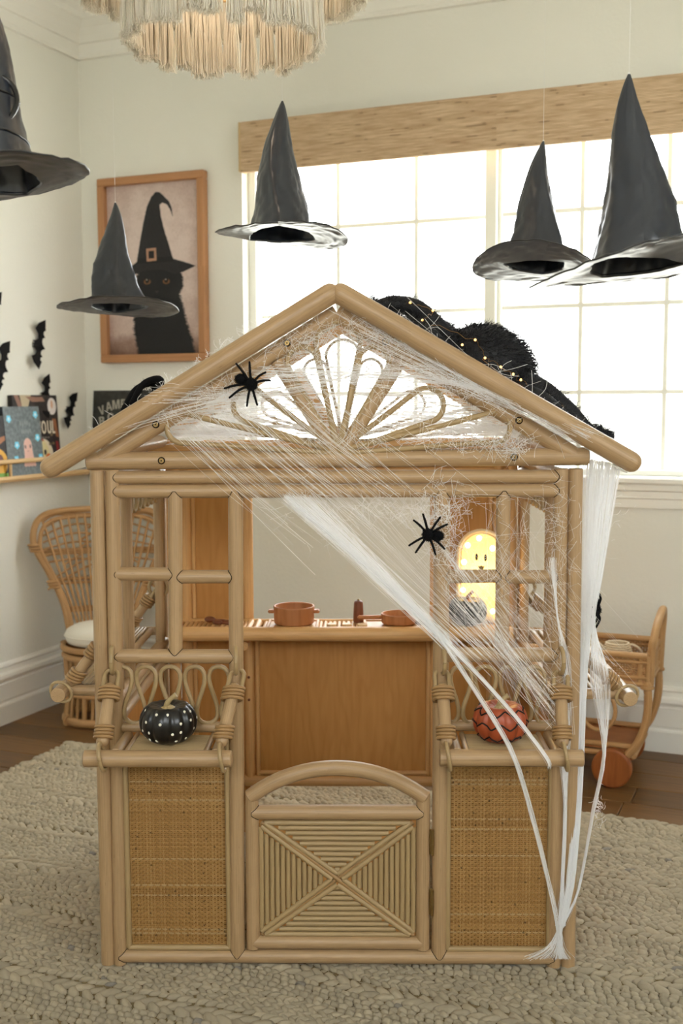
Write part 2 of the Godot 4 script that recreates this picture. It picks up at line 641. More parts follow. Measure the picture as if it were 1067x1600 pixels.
func room() -> void:
	var W := RIGHT_X - WALL_X
	wall("wall_back", V(0, 0, WALL_Z), Vector3.RIGHT, WALL_X - 0.16, RIGHT_X + 0.16, Vector3.FORWARD, [-1.14, 0.86, 0.915, 2.12], "off-white painted back wall around the bright gridded window")
	wall("wall_left", V(WALL_X, 0, 0), Vector3.BACK, WALL_Z, FRONT_Z, Vector3.LEFT, [], "off-white painted left wall with paper bats and a book ledge")
	wall("wall_right", V(RIGHT_X, 0, 0), Vector3.BACK, WALL_Z, FRONT_Z, Vector3.RIGHT, [0.6, 2.4, 1.3, 2.3], "off-white painted right wall beyond the picture's edge")
	wall("wall_front", V(0, 0, FRONT_Z), Vector3.RIGHT, WALL_X - 0.16, RIGHT_X + 0.16, Vector3.BACK, [-0.2, 2.3, 1.45, 2.4], "off-white painted wall behind the viewer")
	var s := Shape.new()
	s.box(V((WALL_X + RIGHT_X) / 2, CEIL + 0.08, (WALL_Z + FRONT_Z) / 2), V(W + 0.32, 0.16, FRONT_Z - WALL_Z + 0.32))
	struct("ceiling", s, M["ceiling paint"], self, "white painted ceiling above the crown moulding")
	s = Shape.new()
	s.box(V((WALL_X + RIGHT_X) / 2, FLOOR - 0.07, (WALL_Z + FRONT_Z) / 2), V(W + 0.32, 0.11, FRONT_Z - WALL_Z + 0.32))
	var fl := struct("floor", s, M["dark gap"], self, "brown wooden plank floor around the cream rug")
	# planks run along x
	var pw := 0.145
	var row := 0
	var z := WALL_Z - 0.02
	var lengths := [1.35, 1.05, 1.6]
	var variants := {}
	while z < FRONT_Z:
		var x := WALL_X - 0.05 - fmod(row * 0.57, 1.1)
		while x < RIGHT_X:
			var li := rng.randi() % 3
			var mi := rng.randi() % 4
			var key := "%d %d" % [li, mi]
			if not variants.has(key):
				var p := Shape.new()
				var L: float = lengths[li]
				p.box(V(L / 2, 0, pw / 2), V(L - 0.003, 0.016, pw - 0.003), Basis.IDENTITY, 0.0018)
				for i in p.uv.size():
					p.uv[i] = Vector2(p.v[i].z + mi * 0.3, p.v[i].x + li * 0.4 + mi)
				variants[key] = p.mesh(M["plank wood %d" % mi])
			if x + lengths[li] > WALL_X:
				inst("plank", variants[key], fl, Transform3D(Basis.IDENTITY, V(x, FLOOR - 0.008, z)))
			x += lengths[li]
		z += pw
		row += 1
	# mouldings
	var base := PackedVector2Array([Vector2(0.03, 0), Vector2(0.03, 0.07), Vector2(0.027, 0.076), Vector2(0.019, 0.078), Vector2(0.019, 0.084), Vector2(0.022, 0.088), Vector2(0.022, 0.15), Vector2(0.016, 0.153), Vector2(0.016, 0.16), Vector2(0.025, 0.164), Vector2(0.028, 0.172), Vector2(0.026, 0.184), Vector2(0.014, 0.19), Vector2(0.012, 0.205), Vector2(0.016, 0.212), Vector2(0.012, 0.22), Vector2(0, 0.224)])
	moulding("baseboard_left", V(WALL_X, FLOOR, WALL_Z), V(WALL_X, FLOOR, FRONT_Z), Vector3.RIGHT, base, "white stepped baseboard along the left wall")
	moulding("baseboard_back", V(WALL_X, FLOOR, WALL_Z), V(RIGHT_X, FLOOR, WALL_Z), Vector3.BACK, base, "white stepped baseboard along the back wall")
	var crown := PackedVector2Array([Vector2(0, 2.522), Vector2(0.014, 2.524), Vector2(0.018, 2.534), Vector2(0.014, 2.545), Vector2(0.012, 2.58), Vector2(0.022, 2.584), Vector2(0.026, 2.594), Vector2(0.03, 2.606), Vector2(0.045, 2.63), Vector2(0.068, 2.65), Vector2(0.08, 2.656), Vector2(0.084, 2.672), Vector2(0.1, 2.69), Vector2(0.104, 2.712)])
	moulding("trim_1", V(WALL_X, 0, WALL_Z), V(WALL_X, 0, FRONT_Z), Vector3.RIGHT, crown, "white crown moulding along the top of the left wall")
	moulding("trim_2", V(WALL_X, 0, WALL_Z), V(RIGHT_X, 0, WALL_Z), Vector3.BACK, crown, "white crown moulding along the top of the back wall")
	# frames of the two windows behind and beside the viewer
	for w in [[V(1.05, 1.925, FRONT_Z + 0.09), V(2.5, 0.95, 0), 0], [V(RIGHT_X + 0.09, 1.8, 1.5), V(0, 1.0, 1.8), 1]]:
		s = Shape.new()
		var c: Vector3 = w[0]
		var d: Vector3 = w[1]
		var u := Vector3.RIGHT if w[2] == 0 else Vector3.BACK
		var wd := d.x + d.z
		for k in 4:
			var f := -0.5 + k / 3.0
			s.box(c + u * f * (wd - 0.06), u.abs() * 0.06 + V(0, d.y, 0) + (V(0, 0, 0.05) if w[2] == 0 else V(0.05, 0, 0)))
		for f in [-0.5, 0.5]:
			s.box(c + V(0, f * (d.y - 0.06), 0), u.abs() * wd + V(0, 0.06, 0) + (V(0, 0, 0.05) if w[2] == 0 else V(0.05, 0, 0)))
		struct("window_%d" % (2 + w[2]), s, M["window frame"], self, "white framed window " + ("behind the viewer" if w[2] == 0 else "in the right wall"))


func window_back() -> void:
	var z := WALL_Z - 0.085
	var s := Shape.new()
	# outer frame
	var x0 := -1.14
	var x1 := 0.86
	var y0 := 0.915
	var y1 := 2.12
	for b in [[x0, x0 + 0.03, y0, y1], [x1 - 0.03, x1, y0, y1], [x0, x1, y0, y0 + 0.022], [x0, x1, y1 - 0.03, y1]]:
		s.box(V((b[0] + b[1]) / 2, (b[2] + b[3]) / 2, z), V(b[1] - b[0], b[3] - b[2], 0.07), Basis.IDENTITY, 0.003)
	var w := struct("window_1", s, M["window frame"], self, "wide white two-panel window with grid bars, blown out by daylight")
	s = Shape.new()
	s.box(V(-0.187, (y0 + y1) / 2, z + 0.012), V(0.042, y1 - y0, 0.05), Basis.IDENTITY, 0.003)
	obj("meeting_stile", s, M["window frame"], w)
	s = Shape.new()
	s.box(V(-0.1585, (y0 + y1) / 2, z - 0.008), V(0.012, y1 - y0, 0.04), Basis.IDENTITY, 0.002)
	obj("sash_edge", s, M["window frame"], w)
	var ys := [0.937, 1.201, 1.5, 1.825, 2.09]
	var panels := [[-1.11, -0.79, -0.48, -0.208, -0.02], [-0.152, 0.127, 0.414, 0.70, 0.0]]
	for pi in 2:
		var zz: float = z + panels[pi][4]
		var xs: Array = panels[pi].slice(0, 4)
		if pi == 1: xs.push_back(0.83)
		for k in range(1, xs.size() - 1):
			s = Shape.new()
			s.box(V(xs[k], (y0 + y1) / 2, zz), V(0.017, y1 - y0, 0.008), Basis.IDENTITY, 0.003)
			obj("grid_bar", s, M["window frame"], w)
		for k in range(1, 4):
			s = Shape.new()
			s.box(V((xs[0] + xs[-1]) / 2, ys[k], zz), V(xs[-1] - xs[0], 0.017, 0.0075), Basis.IDENTITY, 0.003)
			obj("grid_bar", s, M["window frame"], w)
		for i in xs.size() - 1:
			for j in 4:
				s = Shape.new()
				s.box(V((xs[i] + xs[i + 1]) / 2, (ys[j] + ys[j + 1]) / 2, zz - 0.009), V(xs[i + 1] - xs[i], ys[j + 1] - ys[j], 0.003))
				obj("pane", s, M["window glass"], w)
	# sill board and apron
	s = Shape.new()
	s.box(V(-0.14, 0.904, WALL_Z - 0.03), V(2.1, 0.024, 0.13), Basis.IDENTITY, 0.006)
	obj("sill", s, M["trim paint"], w)
	var ap := PackedVector2Array([Vector2(0.0, 0.811), Vector2(0.012, 0.812), Vector2(0.012, 0.842), Vector2(0.018, 0.846), Vector2(0.016, 0.85), Vector2(0.016, 0.868), Vector2(0.024, 0.872), Vector2(0.026, 0.892)])
	moulding("trim_3", V(-1.2, 0, WALL_Z), V(0.92, 0, WALL_Z), Vector3.BACK, ap, "white stepped apron moulding under the window sill")
	# woven blind, folded up
	var t := thing("woven_blind", "folded woven reed blind across the top of the bright window", "blind", Transform3D(Basis.IDENTITY, V(-0.14, 2.02, WALL_Z)))
	s = Shape.new()
	s.box(V(0.01, 0.092, 0.052), V(1.975, 0.184, 0.012), Basis.IDENTITY, 0.004)
	for i in s.uv.size():
		s.uv[i] = Vector2(s.v[i].x * 0.9, s.v[i].y * 2.4)
	obj("valance", s, M["reed blind"], t)
	for k in 3:
		s = Shape.new()
		s.box(V(0.01, 0.07 + 0.006 * k, 0.036 - 0.011 * k), V(1.96, 0.135, 0.008), Basis.IDENTITY, 0.003)
		for i in s.uv.size():
			s.uv[i] = Vector2(s.v[i].x * 0.9 + 0.3 * k, s.v[i].y * 2.4)
		obj("fold", s, M["reed blind"], t)
	for sx in [-1.0, 1.0]:
		s = Shape.new()
		s.box(V(0.01 + sx * 0.99, 0.094, 0.03), V(0.009, 0.18, 0.058), Basis.IDENTITY, 0.003)
		obj("edge_tape", s, M["blind edge"], t)


# ---------------------------------------------------------------- rug
func rug() -> void:
	var x0 := -1.471
	var x1 := 2.0
	var z0 := -1.072
	var z1 := 2.3
	var t := thing("rug", "large cream chunky knitted wool rug under the playhouse", "rug")
	var s := Shape.new()
	s.box(V((x0 + x1) / 2, FLOOR + 0.0045, (z0 + z1) / 2), V(x1 - x0, 0.008, z1 - z0), Basis.IDENTITY, 0.002)
	obj("backing", s, M["wool ground"], t)
	# one knot of yarn: a fat twisted lump
	s = Shape.new()
	var rows := 6
	var cols := 9
	var first := 0
	for i in rows + 1:
		var p := PI * i / rows - PI / 2
		for j in cols + 1:
			var a := TAU * j / cols
			var d := V(sin(p), cos(p) * sin(a), cos(p) * cos(a))
			d *= 1.0 + 0.1 * sin(a * 2.0 + d.x * 4.0)
			s.put(d, d.normalized(), Vector2(float(j) / cols, float(i) / rows))
	for i in rows:
		for j in cols:
			var a := first + i * (cols + 1) + j
			s.quad(a, a + cols + 1, a + cols + 2, a + 1)
	var knot := s.mesh(M["wool knit"])
	var places := []
	var tints := PackedColorArray()
	var noise := fnl(77, 1.6, 2)
	var z := z0 + 0.004
	var row := 0
	var band := 0
	while z < 1.25:
		# bands of small knots parted by lines of fat braid
		var k := row % 15
		var braid := k == 0 or k == 1
		var plait := k >= 7 and k < 14
		var seam := k == 14
		var pitch := 0.021 if braid else (0.0125 if plait else 0.0155)
		var xstep := 0.030 if braid else (0.0205 if plait else 0.0185)
		var slant := (0.62 if row % 2 == 0 else -0.62) if braid or plait else (0.25 if row % 2 == 0 else -0.2)
		var x := x0 + 0.006 + (0.5 * xstep if row % 2 else 0.0) + rng.randf() * 0.006
		while x < 1.75:
			var dz := noise.get_noise_2d(x * 0.7, z * 0.4) * 0.035
			var zz := z + dz * clampf((z - z0) * 5.0, 0, 1) + rng.randf_range(-0.0016, 0.0016)
			var sc := rng.randf_range(0.86, 1.16)
			var low := -0.0075 if seam else 0.0
			var bs := Basis(Vector3.UP, slant + rng.randf_range(-0.16, 0.16)) * Basis(Vector3.RIGHT, rng.randf_range(-0.5, 0.5))
			var sz := V(xstep * (0.74 if plait or braid else 0.56), 0.0098 if not plait else 0.0085, pitch * (0.56 if not plait else 0.60)) * sc
			places.push_back(Transform3D(bs.scaled_local(sz), V(x + rng.randf_range(-0.002, 0.002), -0.0075 + low + rng.randf_range(-0.0012, 0.0012), zz)))
			var g := rng.randf_range(0.84, 1.08) * (0.92 if seam else 1.0)
			var dark := rng.randf() < 0.007
			var q := Color(0.62 * g, 0.525 * g, 0.365 * g)
			if dark: q = q.lerp(Color(0.22, 0.21, 0.22), 0.6)
			tints.push_back(q)
			x += xstep * rng.randf_range(0.93, 1.07)
		z += pitch
		row += 1
	var mm := MultiMesh.new()
	mm.transform_format = MultiMesh.TRANSFORM_3D
	mm.use_colors = true
	mm.mesh = knot
	mm.instance_count = places.size()
	for i in places.size():
		mm.set_instance_transform(i, places[i])
		mm.set_instance_color(i, tints[i])
	var mi := MultiMeshInstance3D.new()
	mi.name = "knotted_yarn"
	mi.multimesh = mm
	t.add_child(mi)
	stuff(mi)


# ---------------------------------------------------------------- playhouse
func pole(par: Node, nm: String, a: Vector3, b: Vector3, r: float, m := "rattan pole", caps := 1, sides := 18) -> MeshInstance3D:
	var s := Shape.new()
	s.uo = rng.randf(); s.vo = rng.randf()
	# a few points and a faint waver, as real cane has
	var pts := PackedVector3Array()
	var k := maxi(2, int(a.distance_to(b) / 0.12) + 1)
	var rs := PackedFloat32Array()
	var ph := rng.randf() * TAU
	for i in k:
		var f := float(i) / (k - 1)
		pts.push_back(a.lerp(b, f))
		rs.push_back(r * (1.0 + 0.018 * sin(ph + f * 5.0)))
	s.tube(pts, rs, sides, caps)
	return obj(nm, s, M[m], par)


func curve(par: Node, nm: String, pts: PackedVector3Array, r, m := "rattan cane", sides := 10, caps := 1) -> MeshInstance3D:
	var s := Shape.new()
	s.uo = rng.randf(); s.vo = rng.randf()
	s.tube(pts, r, sides, caps)
	return obj(nm, s, M[m], par)


func ring_pts(o: Vector3, u: Vector3, w: Vector3, ru: float, rw: float, k := 20, a0 := 0.0, a1 := TAU) -> PackedVector3Array:
	var p := PackedVector3Array()
	for i in k + 1:
		var a := a0 + (a1 - a0) * i / k
		p.push_back(o + u * cos(a) * ru + w * sin(a) * rw)
	return p


func screw(par: Node, o: Vector3) -> void:
	var s := Shape.new()
	s.tube(PackedVector3Array([o, o + V(0, 0, 0.0022)]), 0.0074, 16)
	var sc := obj("screw", s, M["dark gap"], par)
	s = Shape.new()
	s.tube(PackedVector3Array([o, o + V(0, 0, 0.0032)]), 0.0050, 16)
	s.tube(PackedVector3Array([o, o + V(0, 0, 0.0036)]), 0.0032, 12)
	obj("screw_head", s, M["brass"], par)
	s = Shape.new()
	s.tube(PackedVector3Array([o, o + V(0, 0, 0.0044)]), 0.0016, 6)
	obj("screw_socket", s, M["dark gap"], sc)


var cane_mesh: Mesh

func cane_sheet(w: float, h: float, seed_: int) -> Mesh:
	var s := Shape.new()
	var r2 := RandomNumberGenerator.new()
	r2.seed = seed_
	var py := 0.00435
	var px := 0.0068
	var ny := int(h / py)
	var nx := int(w / px)
	for j in ny:
		var f := r2.randf()
		var y := -h / 2 + (j + 0.5) * py
		var c := Color(0.42, 0.23, 0.07).lerp(Color(0.28, 0.135, 0.034), f * f * 0.8)
		if r2.randf() < 0.10: c = Color(0.46, 0.30, 0.13)
		var wide := r2.randf_range(0.0016, 0.0021)
		var base := s.v.size()
		var k := nx * 2
		for i in k + 1:
			var x := -w / 2 + w * i / k
			var up := (1.0 if (i / 1 + j * 2) % 4 < 2 else -1.0)
			var z := 0.0007 * up
			if r2.randf() < 0.012: s.tint = c.darkened(0.75)
			else: s.tint = c.lerp(c.darkened(0.25), r2.randf() * 0.6)
			s.put(V(x, y - wide, z), V(0, -0.35, 0.94), Vector2(x, 0))
			s.put(V(x, y + wide, z), V(0, 0.35, 0.94), Vector2(x, 1))
		for i in k:
			var a := base + i * 2
			s.quad(a, a + 2, a + 3, a + 1)
	for i in nx:
		var c := Color(0.44, 0.26, 0.09).lerp(Color(0.30, 0.16, 0.048), r2.randf())
		var x := -w / 2 + (i + 0.5) * px
		var wide := r2.randf_range(0.0014, 0.0022)
		var base := s.v.size()
		for j in ny + 1:
			var y := -h / 2 + h * j / ny
			var up := (1.0 if (i + j) % 2 == 0 else -1.0)
			s.tint = c.lerp(c.darkened(0.3), r2.randf() * 0.6)
			s.put(V(x - wide, y, 0.0006 * up), V(-0.4, 0, 0.92), Vector2(0, y))
			s.put(V(x + wide, y, 0.0006 * up), V(0.4, 0, 0.92), Vector2(1, y))
		for j in ny:
			var a := base + j * 2
			s.quad(a, a + 1, a + 3, a + 2)
	return s.mesh(M["cane weave"])


func gable(house: Node3D, z: float, front: bool) -> void:
	var wood := "rattan pole" if front else "rattan warm"
	var g := pole(house, "gable_beam", V(-0.497, 1.0545, z), V(0.502, 1.0615, z), 0.0178, wood)
	var lift := 0.0 if front else 0.014
	pole(g, "rafter", V(-0.478, 1.052 + lift, z), V(0.004, 1.345 + lift, z), 0.0172 if front else 0.014, wood, 0)
	pole(g, "rafter", V(0.486, 1.058 + lift, z), V(0.003, 1.345 + lift, z), 0.0172 if front else 0.014, wood, 0)
	var o := V(0.006, 1.071, z + 0.004)
	pole(g, "spoke", o + V(-0.008, 0.0, 0), V(-0.116, 1.252, z), 0.0132, wood, 0)
	pole(g, "spoke", o + V(0.008, 0.0, 0), V(0.130, 1.252, z), 0.0132, wood, 0)
	# petals: hairpins of thin cane fanning from the middle of the beam
	for q in [[0.0, 0.258, 0.044], [-21.5, 0.222, 0.030], [21.5, 0.222, 0.030], [-62.0, 0.232, 0.034], [62.0, 0.232, 0.034], [-81.0, 0.345, 0.030], [81.0, 0.345, 0.030]]:
		var a := deg_to_rad(q[0])
		var u := V(sin(a), cos(a), 0)
		var w := V(cos(a), -sin(a), 0)
		if absf(q[0]) > 80: w = w * -signf(q[0])
		var pts := PackedVector3Array()
		var L: float = q[1]
		var hw: float = q[2]
		for i in 13:
			var f := i / 12.0
			pts.push_back(o + u * (L - hw) * f - w * hw * (0.12 + 0.88 * pow(f, 1.15)))
		for i in range(1, 12):
			var t := PI * i / 12.0
			pts.push_back(o + u * ((L - hw) + hw * sin(t)) - w * hw * cos(t))
		for i in 13:
			var f := 1.0 - i / 12.0
			pts.push_back(o + u * (L - hw) * f + w * hw * (0.12 + 0.88 * pow(f, 1.15)))
		var lp := curve(g, "petal", pts, 0.0056 if front else 0.004, "rattan cane", 9)
		lp.position.z = 0.003 if absf(q[0]) < 80 else 0.006
	if front:
		for p in [[-0.346, 1.0558], [0.354, 1.0612], [-0.356, 1.1275], [0.363, 1.1335], [-0.094, 1.2865], [0.100, 1.289]]:
			screw(g, V(p[0], p[1], z + 0.0168))


func hanger(par: Node, top: Vector3, bottom: Vector3, axis: Vector3, out: Vector3, r: float) -> void:
	# top: where the pole's upper end is; bottom: its lower end; axis: along the shelf's outer rail; out: away from the wall
	var d := (bottom - top).normalized()
	pole(par, "hanger", top, bottom, r, "rattan pole", 2, 14)
	var sid := axis
	var nrm := d.cross(sid).normalized()
	# U bend above the pole's head
	var pts := PackedVector3Array()
	for i in 5: pts.push_back(top + d * (0.022 - 0.05 * i / 4.0) + sid * (r + 0.0015))
	for i in range(1, 10):
		var a := PI * i / 10.0
		pts.push_back(top - d * (0.028 + 0.014 * sin(a)) + sid * (r + 0.0015) * cos(a))
	for i in 5: pts.push_back(top + d * (-0.028 + 0.05 * i / 4.0) - sid * (r + 0.0015))
	curve(par, "hanger_loop", pts, 0.0046, "rattan cane", 9)
	for k in 4:
		curve(par, "binding", ring_pts(top + d * (0.0 + 0.0075 * k) , sid, (nrm + d * 0.12).normalized(), r + 0.0075, r + 0.003, 20), 0.0037, "rattan binding", 7, 0)
	for k in 4:
		curve(par, "binding", ring_pts(bottom - d * (0.006 + 0.0072 * k), sid, (nrm + d * 0.25).normalized(), r + 0.0042, r + 0.0035, 20), 0.0036, "rattan binding", 7, 0)


func shelf_front(house: Node3D, sx: float) -> void:
	var cx := -0.3305 if sx < 0 else 0.334
	var x0 := -0.488 if sx < 0 else 0.2035
	var x1 := -0.2025 if sx < 0 else 0.478
	var y := 0.4815 if sx < 0 else 0.4845
	var z := 0.125
	var sh := pole(house, "front_shelf", V(x0, y, z), V(x1, y, z), 0.0163)
	var top := y + 0.0115
	# side bars run from the wall to the rail, thin slats fill the middle
	for e in [[-0.098, 0.0105], [-0.078, 0.0055], [0.078, 0.0055], [0.098, 0.0105]]:
		pole(sh, "side_bar", V(cx + e[0], top - e[1] * 0.35, 0.0), V(cx + e[0], top - e[1] * 0.35, z - 0.004), e[1])
	for k in 13:
		pole(sh, "slat", V(cx - 0.073, top - 0.0015, 0.012 + k * 0.0078), V(cx + 0.073, top - 0.0015, 0.012 + k * 0.0078), 0.0029, "rattan cane", 0, 8)
	for q in ([[-0.456, -0.456], [-0.205, -0.222]] if sx < 0 else [[0.214, 0.217], [0.4505, 0.4425]]):
		var tp := V(q[0], 0.597, 0.036)
		var bt := V(q[1], 0.512, 0.106)
		hanger(sh, tp, bt, Vector3.RIGHT, Vector3.BACK, 0.0125)
		# ring through the post
		curve(sh, "post_ring", ring_pts(V(q[0] + 0.002, 0.651, 0.017), V(0.12, 0, 1).normalized(), Vector3.UP, 0.021, 0.0265, 22), 0.0046, "rattan cane", 9, 0)
		# loop from the hanger's foot round the rail
		curve(sh, "rail_loop", ring_pts(V(q[1] + 0.002, y + 0.003, z + 0.001), Vector3.BACK, V(-0.16, 1, 0).normalized(), 0.0215, 0.0265, 22), 0.004, "rattan cane", 9, 0)


func shelf_side(house: Node3D, sx: float) -> void:
	var xo := 0.567 if sx < 0 else 0.594
	var y := 0.5785 if sx < 0 else 0.572
	var sh := pole(house, "side_shelf", V(sx * xo, y, 0.018), V(sx * xo, y, -0.67), 0.0152)
	for zz in [-0.028, -0.63]:
		pole(sh, "side_bar", V(sx * xo, y - 0.001, zz), V(sx * 0.486, y - 0.001, zz), 0.0112)
	pole(sh, "inner_bar", V(sx * 0.497, y, -0.02), V(sx * 0.497, y, -0.64), 0.0085)
	var n := 5
	for k in n:
		var x := lerpf(0.507, xo - 0.017, (k + 0.5) / n)
		pole(sh, "slat", V(sx * x, y + 0.006, -0.034), V(sx * x, y + 0.006, -0.625), 0.0052, "rattan cane", 0, 8)
	for zz in [-0.03, -0.618]:
		var bt := V(sx * (xo - 0.017), y + 0.0165, zz)
		var tp := V(sx * 0.494, y + 0.090, zz)
		hanger(sh, tp, bt, Vector3.BACK, Vector3.RIGHT * sx, 0.0118)
		curve(sh, "post_ring", ring_pts(V(sx * 0.474, 0.694, zz), Vector3.RIGHT, Vector3.UP, 0.024, 0.025, 22), 0.0046, "rattan cane", 9, 0)
		var lz := 0.006 if zz > -0.3 else -0.65
		curve(sh, "rail_loop", ring_pts(V(sx * (xo - 0.004), y + 0.004, lz), V(sx * 0.7, -0.7, 0), V(sx * 0.7, 0.7, 0.1), 0.0185, 0.0235, 22), 0.0034, "rattan cane", 9, 0)


func side_wall(house: Node3D, sx: float) -> void:
	var x := sx * 0.4805
	pole(house, "corner_post", V(x + sx * 0.0005, 0.0, 0.0), V(x - sx * 0.001, 1.036, 0.0), 0.0148)
	pole(house, "rear_post", V(sx * 0.472, 0.0, -0.655), V(sx * 0.472, 1.036, -0.655), 0.0156)
	var xi := sx * 0.468
	pole(house, "side_top_rail", V(xi, 1.018, 0.0), V(xi, 1.018, -0.655), 0.014)
	pole(house, "side_top_rail", V(xi, 0.99, 0.0), V(xi, 0.99, -0.655), 0.014)
	pole(house, "eave_pole", V(sx * 0.462, 1.072, -0.03), V(sx * 0.462, 1.072, -0.63), 0.0165, "rattan pole", 2)
	pole(house, "side_sill", V(xi, 0.545, 0.0), V(xi, 0.545, -0.655), 0.0148)
	pole(house, "side_sill", V(xi, 0.017, 0.0), V(xi, 0.017, -0.655), 0.015)
	for q in [[-0.045, 0.011], [-0.115, 0.009], [-0.215, 0.013], [-0.6, 0.012]]:
		pole(house, "window_post", V(xi, 0.545, q[0]), V(xi, 0.99, q[0]), q[1])
	# scalloped loops hang under the side rail
	var s0 := -0.225
	for k in 7:
		var z0 := s0 - k * 0.053
		var pts := PackedVector3Array()
		pts.push_back(V(xi, 0.985, z0))
		pts.push_back(V(xi, 0.955, z0 - 0.001))
		for i in 11:
			var a := PI * i / 10.0
			pts.push_back(V(xi, 0.943 - 0.02 * sin(a), z0 - 0.0265 + 0.0235 * cos(a)))
		pts.push_back(V(xi, 0.955, z0 - 0.052))
		pts.push_back(V(xi, 0.985, z0 - 0.053))
		curve(house, "scallop_loop", pts, 0.0046, "rattan cane", 8, 0)
	# plywood below the side window, trimmed inside
	var s := Shape.new()
	s.box(V(xi, 0.285, -0.327), V(0.006, 0.51, 0.63))
	for i in s.uv.size(): s.uv[i] = Vector2(s.v[i].z * 1.6, -s.v[i].y * 1.6)
	var pn := obj("side_panel", s, M["plywood"], house)
	for q in [[-0.025, 0.04, -0.025, 0.525], [-0.63, 0.04, -0.63, 0.525], [-0.025, 0.04, -0.63, 0.04], [-0.025, 0.525, -0.63, 0.525]]:
		pole(pn, "trim_strip", V(xi - sx * 0.004, q[1], q[0]), V(xi - sx * 0.004, q[3], q[2]), 0.006, "rattan cane", 0, 8)
	# open lower side sill catches the light: a rail inside the panel
	pole(house, "side_stretcher", V(xi - sx * 0.014, 0.515, -0.02), V(xi - sx * 0.014, 0.515, -0.64), 0.011)


func gate(house: Node3D) -> void:
	var s := Shape.new()
	s.box(V(0.0005, 0.186, -0.0035), V(0.326, 0.252, 0.005))
	for i in s.uv.size(): s.uv[i] = Vector2(s.v[i].x * 1.6, s.v[i].y * 1.6)
	var g := obj("gate", s, M["plywood"], house)
	pole(g, "stile", V(-0.1755, 0.036, 0), V(-0.1755, 0.368, 0), 0.0145)
	pole(g, "stile", V(0.178, 0.036, 0), V(0.178, 0.370, 0), 0.0145)
	pole(g, "bottom_rail", V(-0.1755, 0.0485, 0.0006), V(0.178, 0.0485, 0.0006), 0.0143)
	pole(g, "crossbar", V(-0.1755, 0.328, 0.001), V(0.178, 0.329, 0.001), 0.0153)
	var pts := PackedVector3Array()
	var rr := 0.2935
	var half := asin(0.1805 / rr)
	for i in 25:
		var a := -half + 2.0 * half * i / 24.0
		pts.push_back(V(0.001 + rr * sin(a), 0.4225 - rr + rr * cos(a), 0.0015))
	curve(g, "arch", pts, 0.0158, "rattan pole", 18)
	# four triangles of half-round slats round a cross
	var c := Vector2(0.0005, 0.186)
	var hw := 0.1625
	var hh := 0.125
	var ln := sqrt(hw * hw + hh * hh)
	var inset := 0.0125
	var pitch := 0.01115
	for k in range(1, 11):
		var d := hh - (k + 0.45) * pitch
		var x := d * hw / hh - inset * ln / hh
		if x < 0.004: continue
		for sy in [-1.0, 1.0]:
			pole(g, "slat", V(c.x - x, c.y + sy * d, 0.001), V(c.x + x, c.y + sy * d, 0.001), 0.0053, "rattan cane", 0, 10)
	for k in range(1, 15):
		var d := hw - (k + 0.45) * pitch
		var y := d * hh / hw - inset * ln / hw
		if y < 0.004: continue
		for sx in [-1.0, 1.0]:
			pole(g, "slat", V(c.x + sx * d, c.y - y, 0.001), V(c.x + sx * d, c.y + y, 0.001), 0.0053, "rattan cane", 0, 10)
	# trims round each triangle
	for q in [[Vector2(-1, 1), Vector2(1, 1)], [Vector2(1, 1), Vector2(1, -1)], [Vector2(1, -1), Vector2(-1, -1)], [Vector2(-1, -1), Vector2(-1, 1)]]:
		var a: Vector2 = q[0] * Vector2(hw, hh)
		var b: Vector2 = q[1] * Vector2(hw, hh)
		var inn := -(a + b).normalized()
		var along := (b - a).normalized()
		var a1 := c + a + inn * 0.005 + along * 0.012
		var b1 := c + b + inn * 0.005 - along * 0.012
		pole(g, "slat", V(a1.x, a1.y, 0.002), V(b1.x, b1.y, 0.002), 0.0057, "rattan cane", 0, 10)
		var mid := c - inn * 0.0115
		var ia := (mid - a1)
		pole(g, "edge_strip", V(a1.x, a1.y, 0.003), V(mid.x, mid.y, 0.003), 0.0056, "rattan cane", 0, 10)
		pole(g, "edge_strip", V(b1.x, b1.y, 0.003), V(mid.x, mid.y, 0.003), 0.0056, "rattan cane", 0, 10)
	for sg in [-1.0, 1.0]:
		pole(g, "cross_brace", V(c.x - hw * 0.97, c.y + sg * hh * 0.97, 0.0005 + 0.001 * sg), V(c.x + hw * 0.97, c.y - sg * hh * 0.97, 0.0005 + 0.001 * sg), 0.0052, "rattan binding", 0, 10)
	# brass hinges on the right post
	for y in [0.2685, 0.1405]:
		s = Shape.new()
		s.box(V(0.196, y, 0.0085), V(0.010, 0.054, 0.005), Basis.IDENTITY, 0.001)
		s.bar(V(0.1965, y - 0.027, 0.0135), V(0.1965, y + 0.027, 0.0135), 0.0028, 10)
		for k in 3:
			s.bar(V(0.1965, y - 0.018 + 0.016 * k, 0.0135), V(0.1965, y - 0.006 + 0.016 * k, 0.0135), 0.0034, 10)
		obj("hinge", s, M["brass"], g)


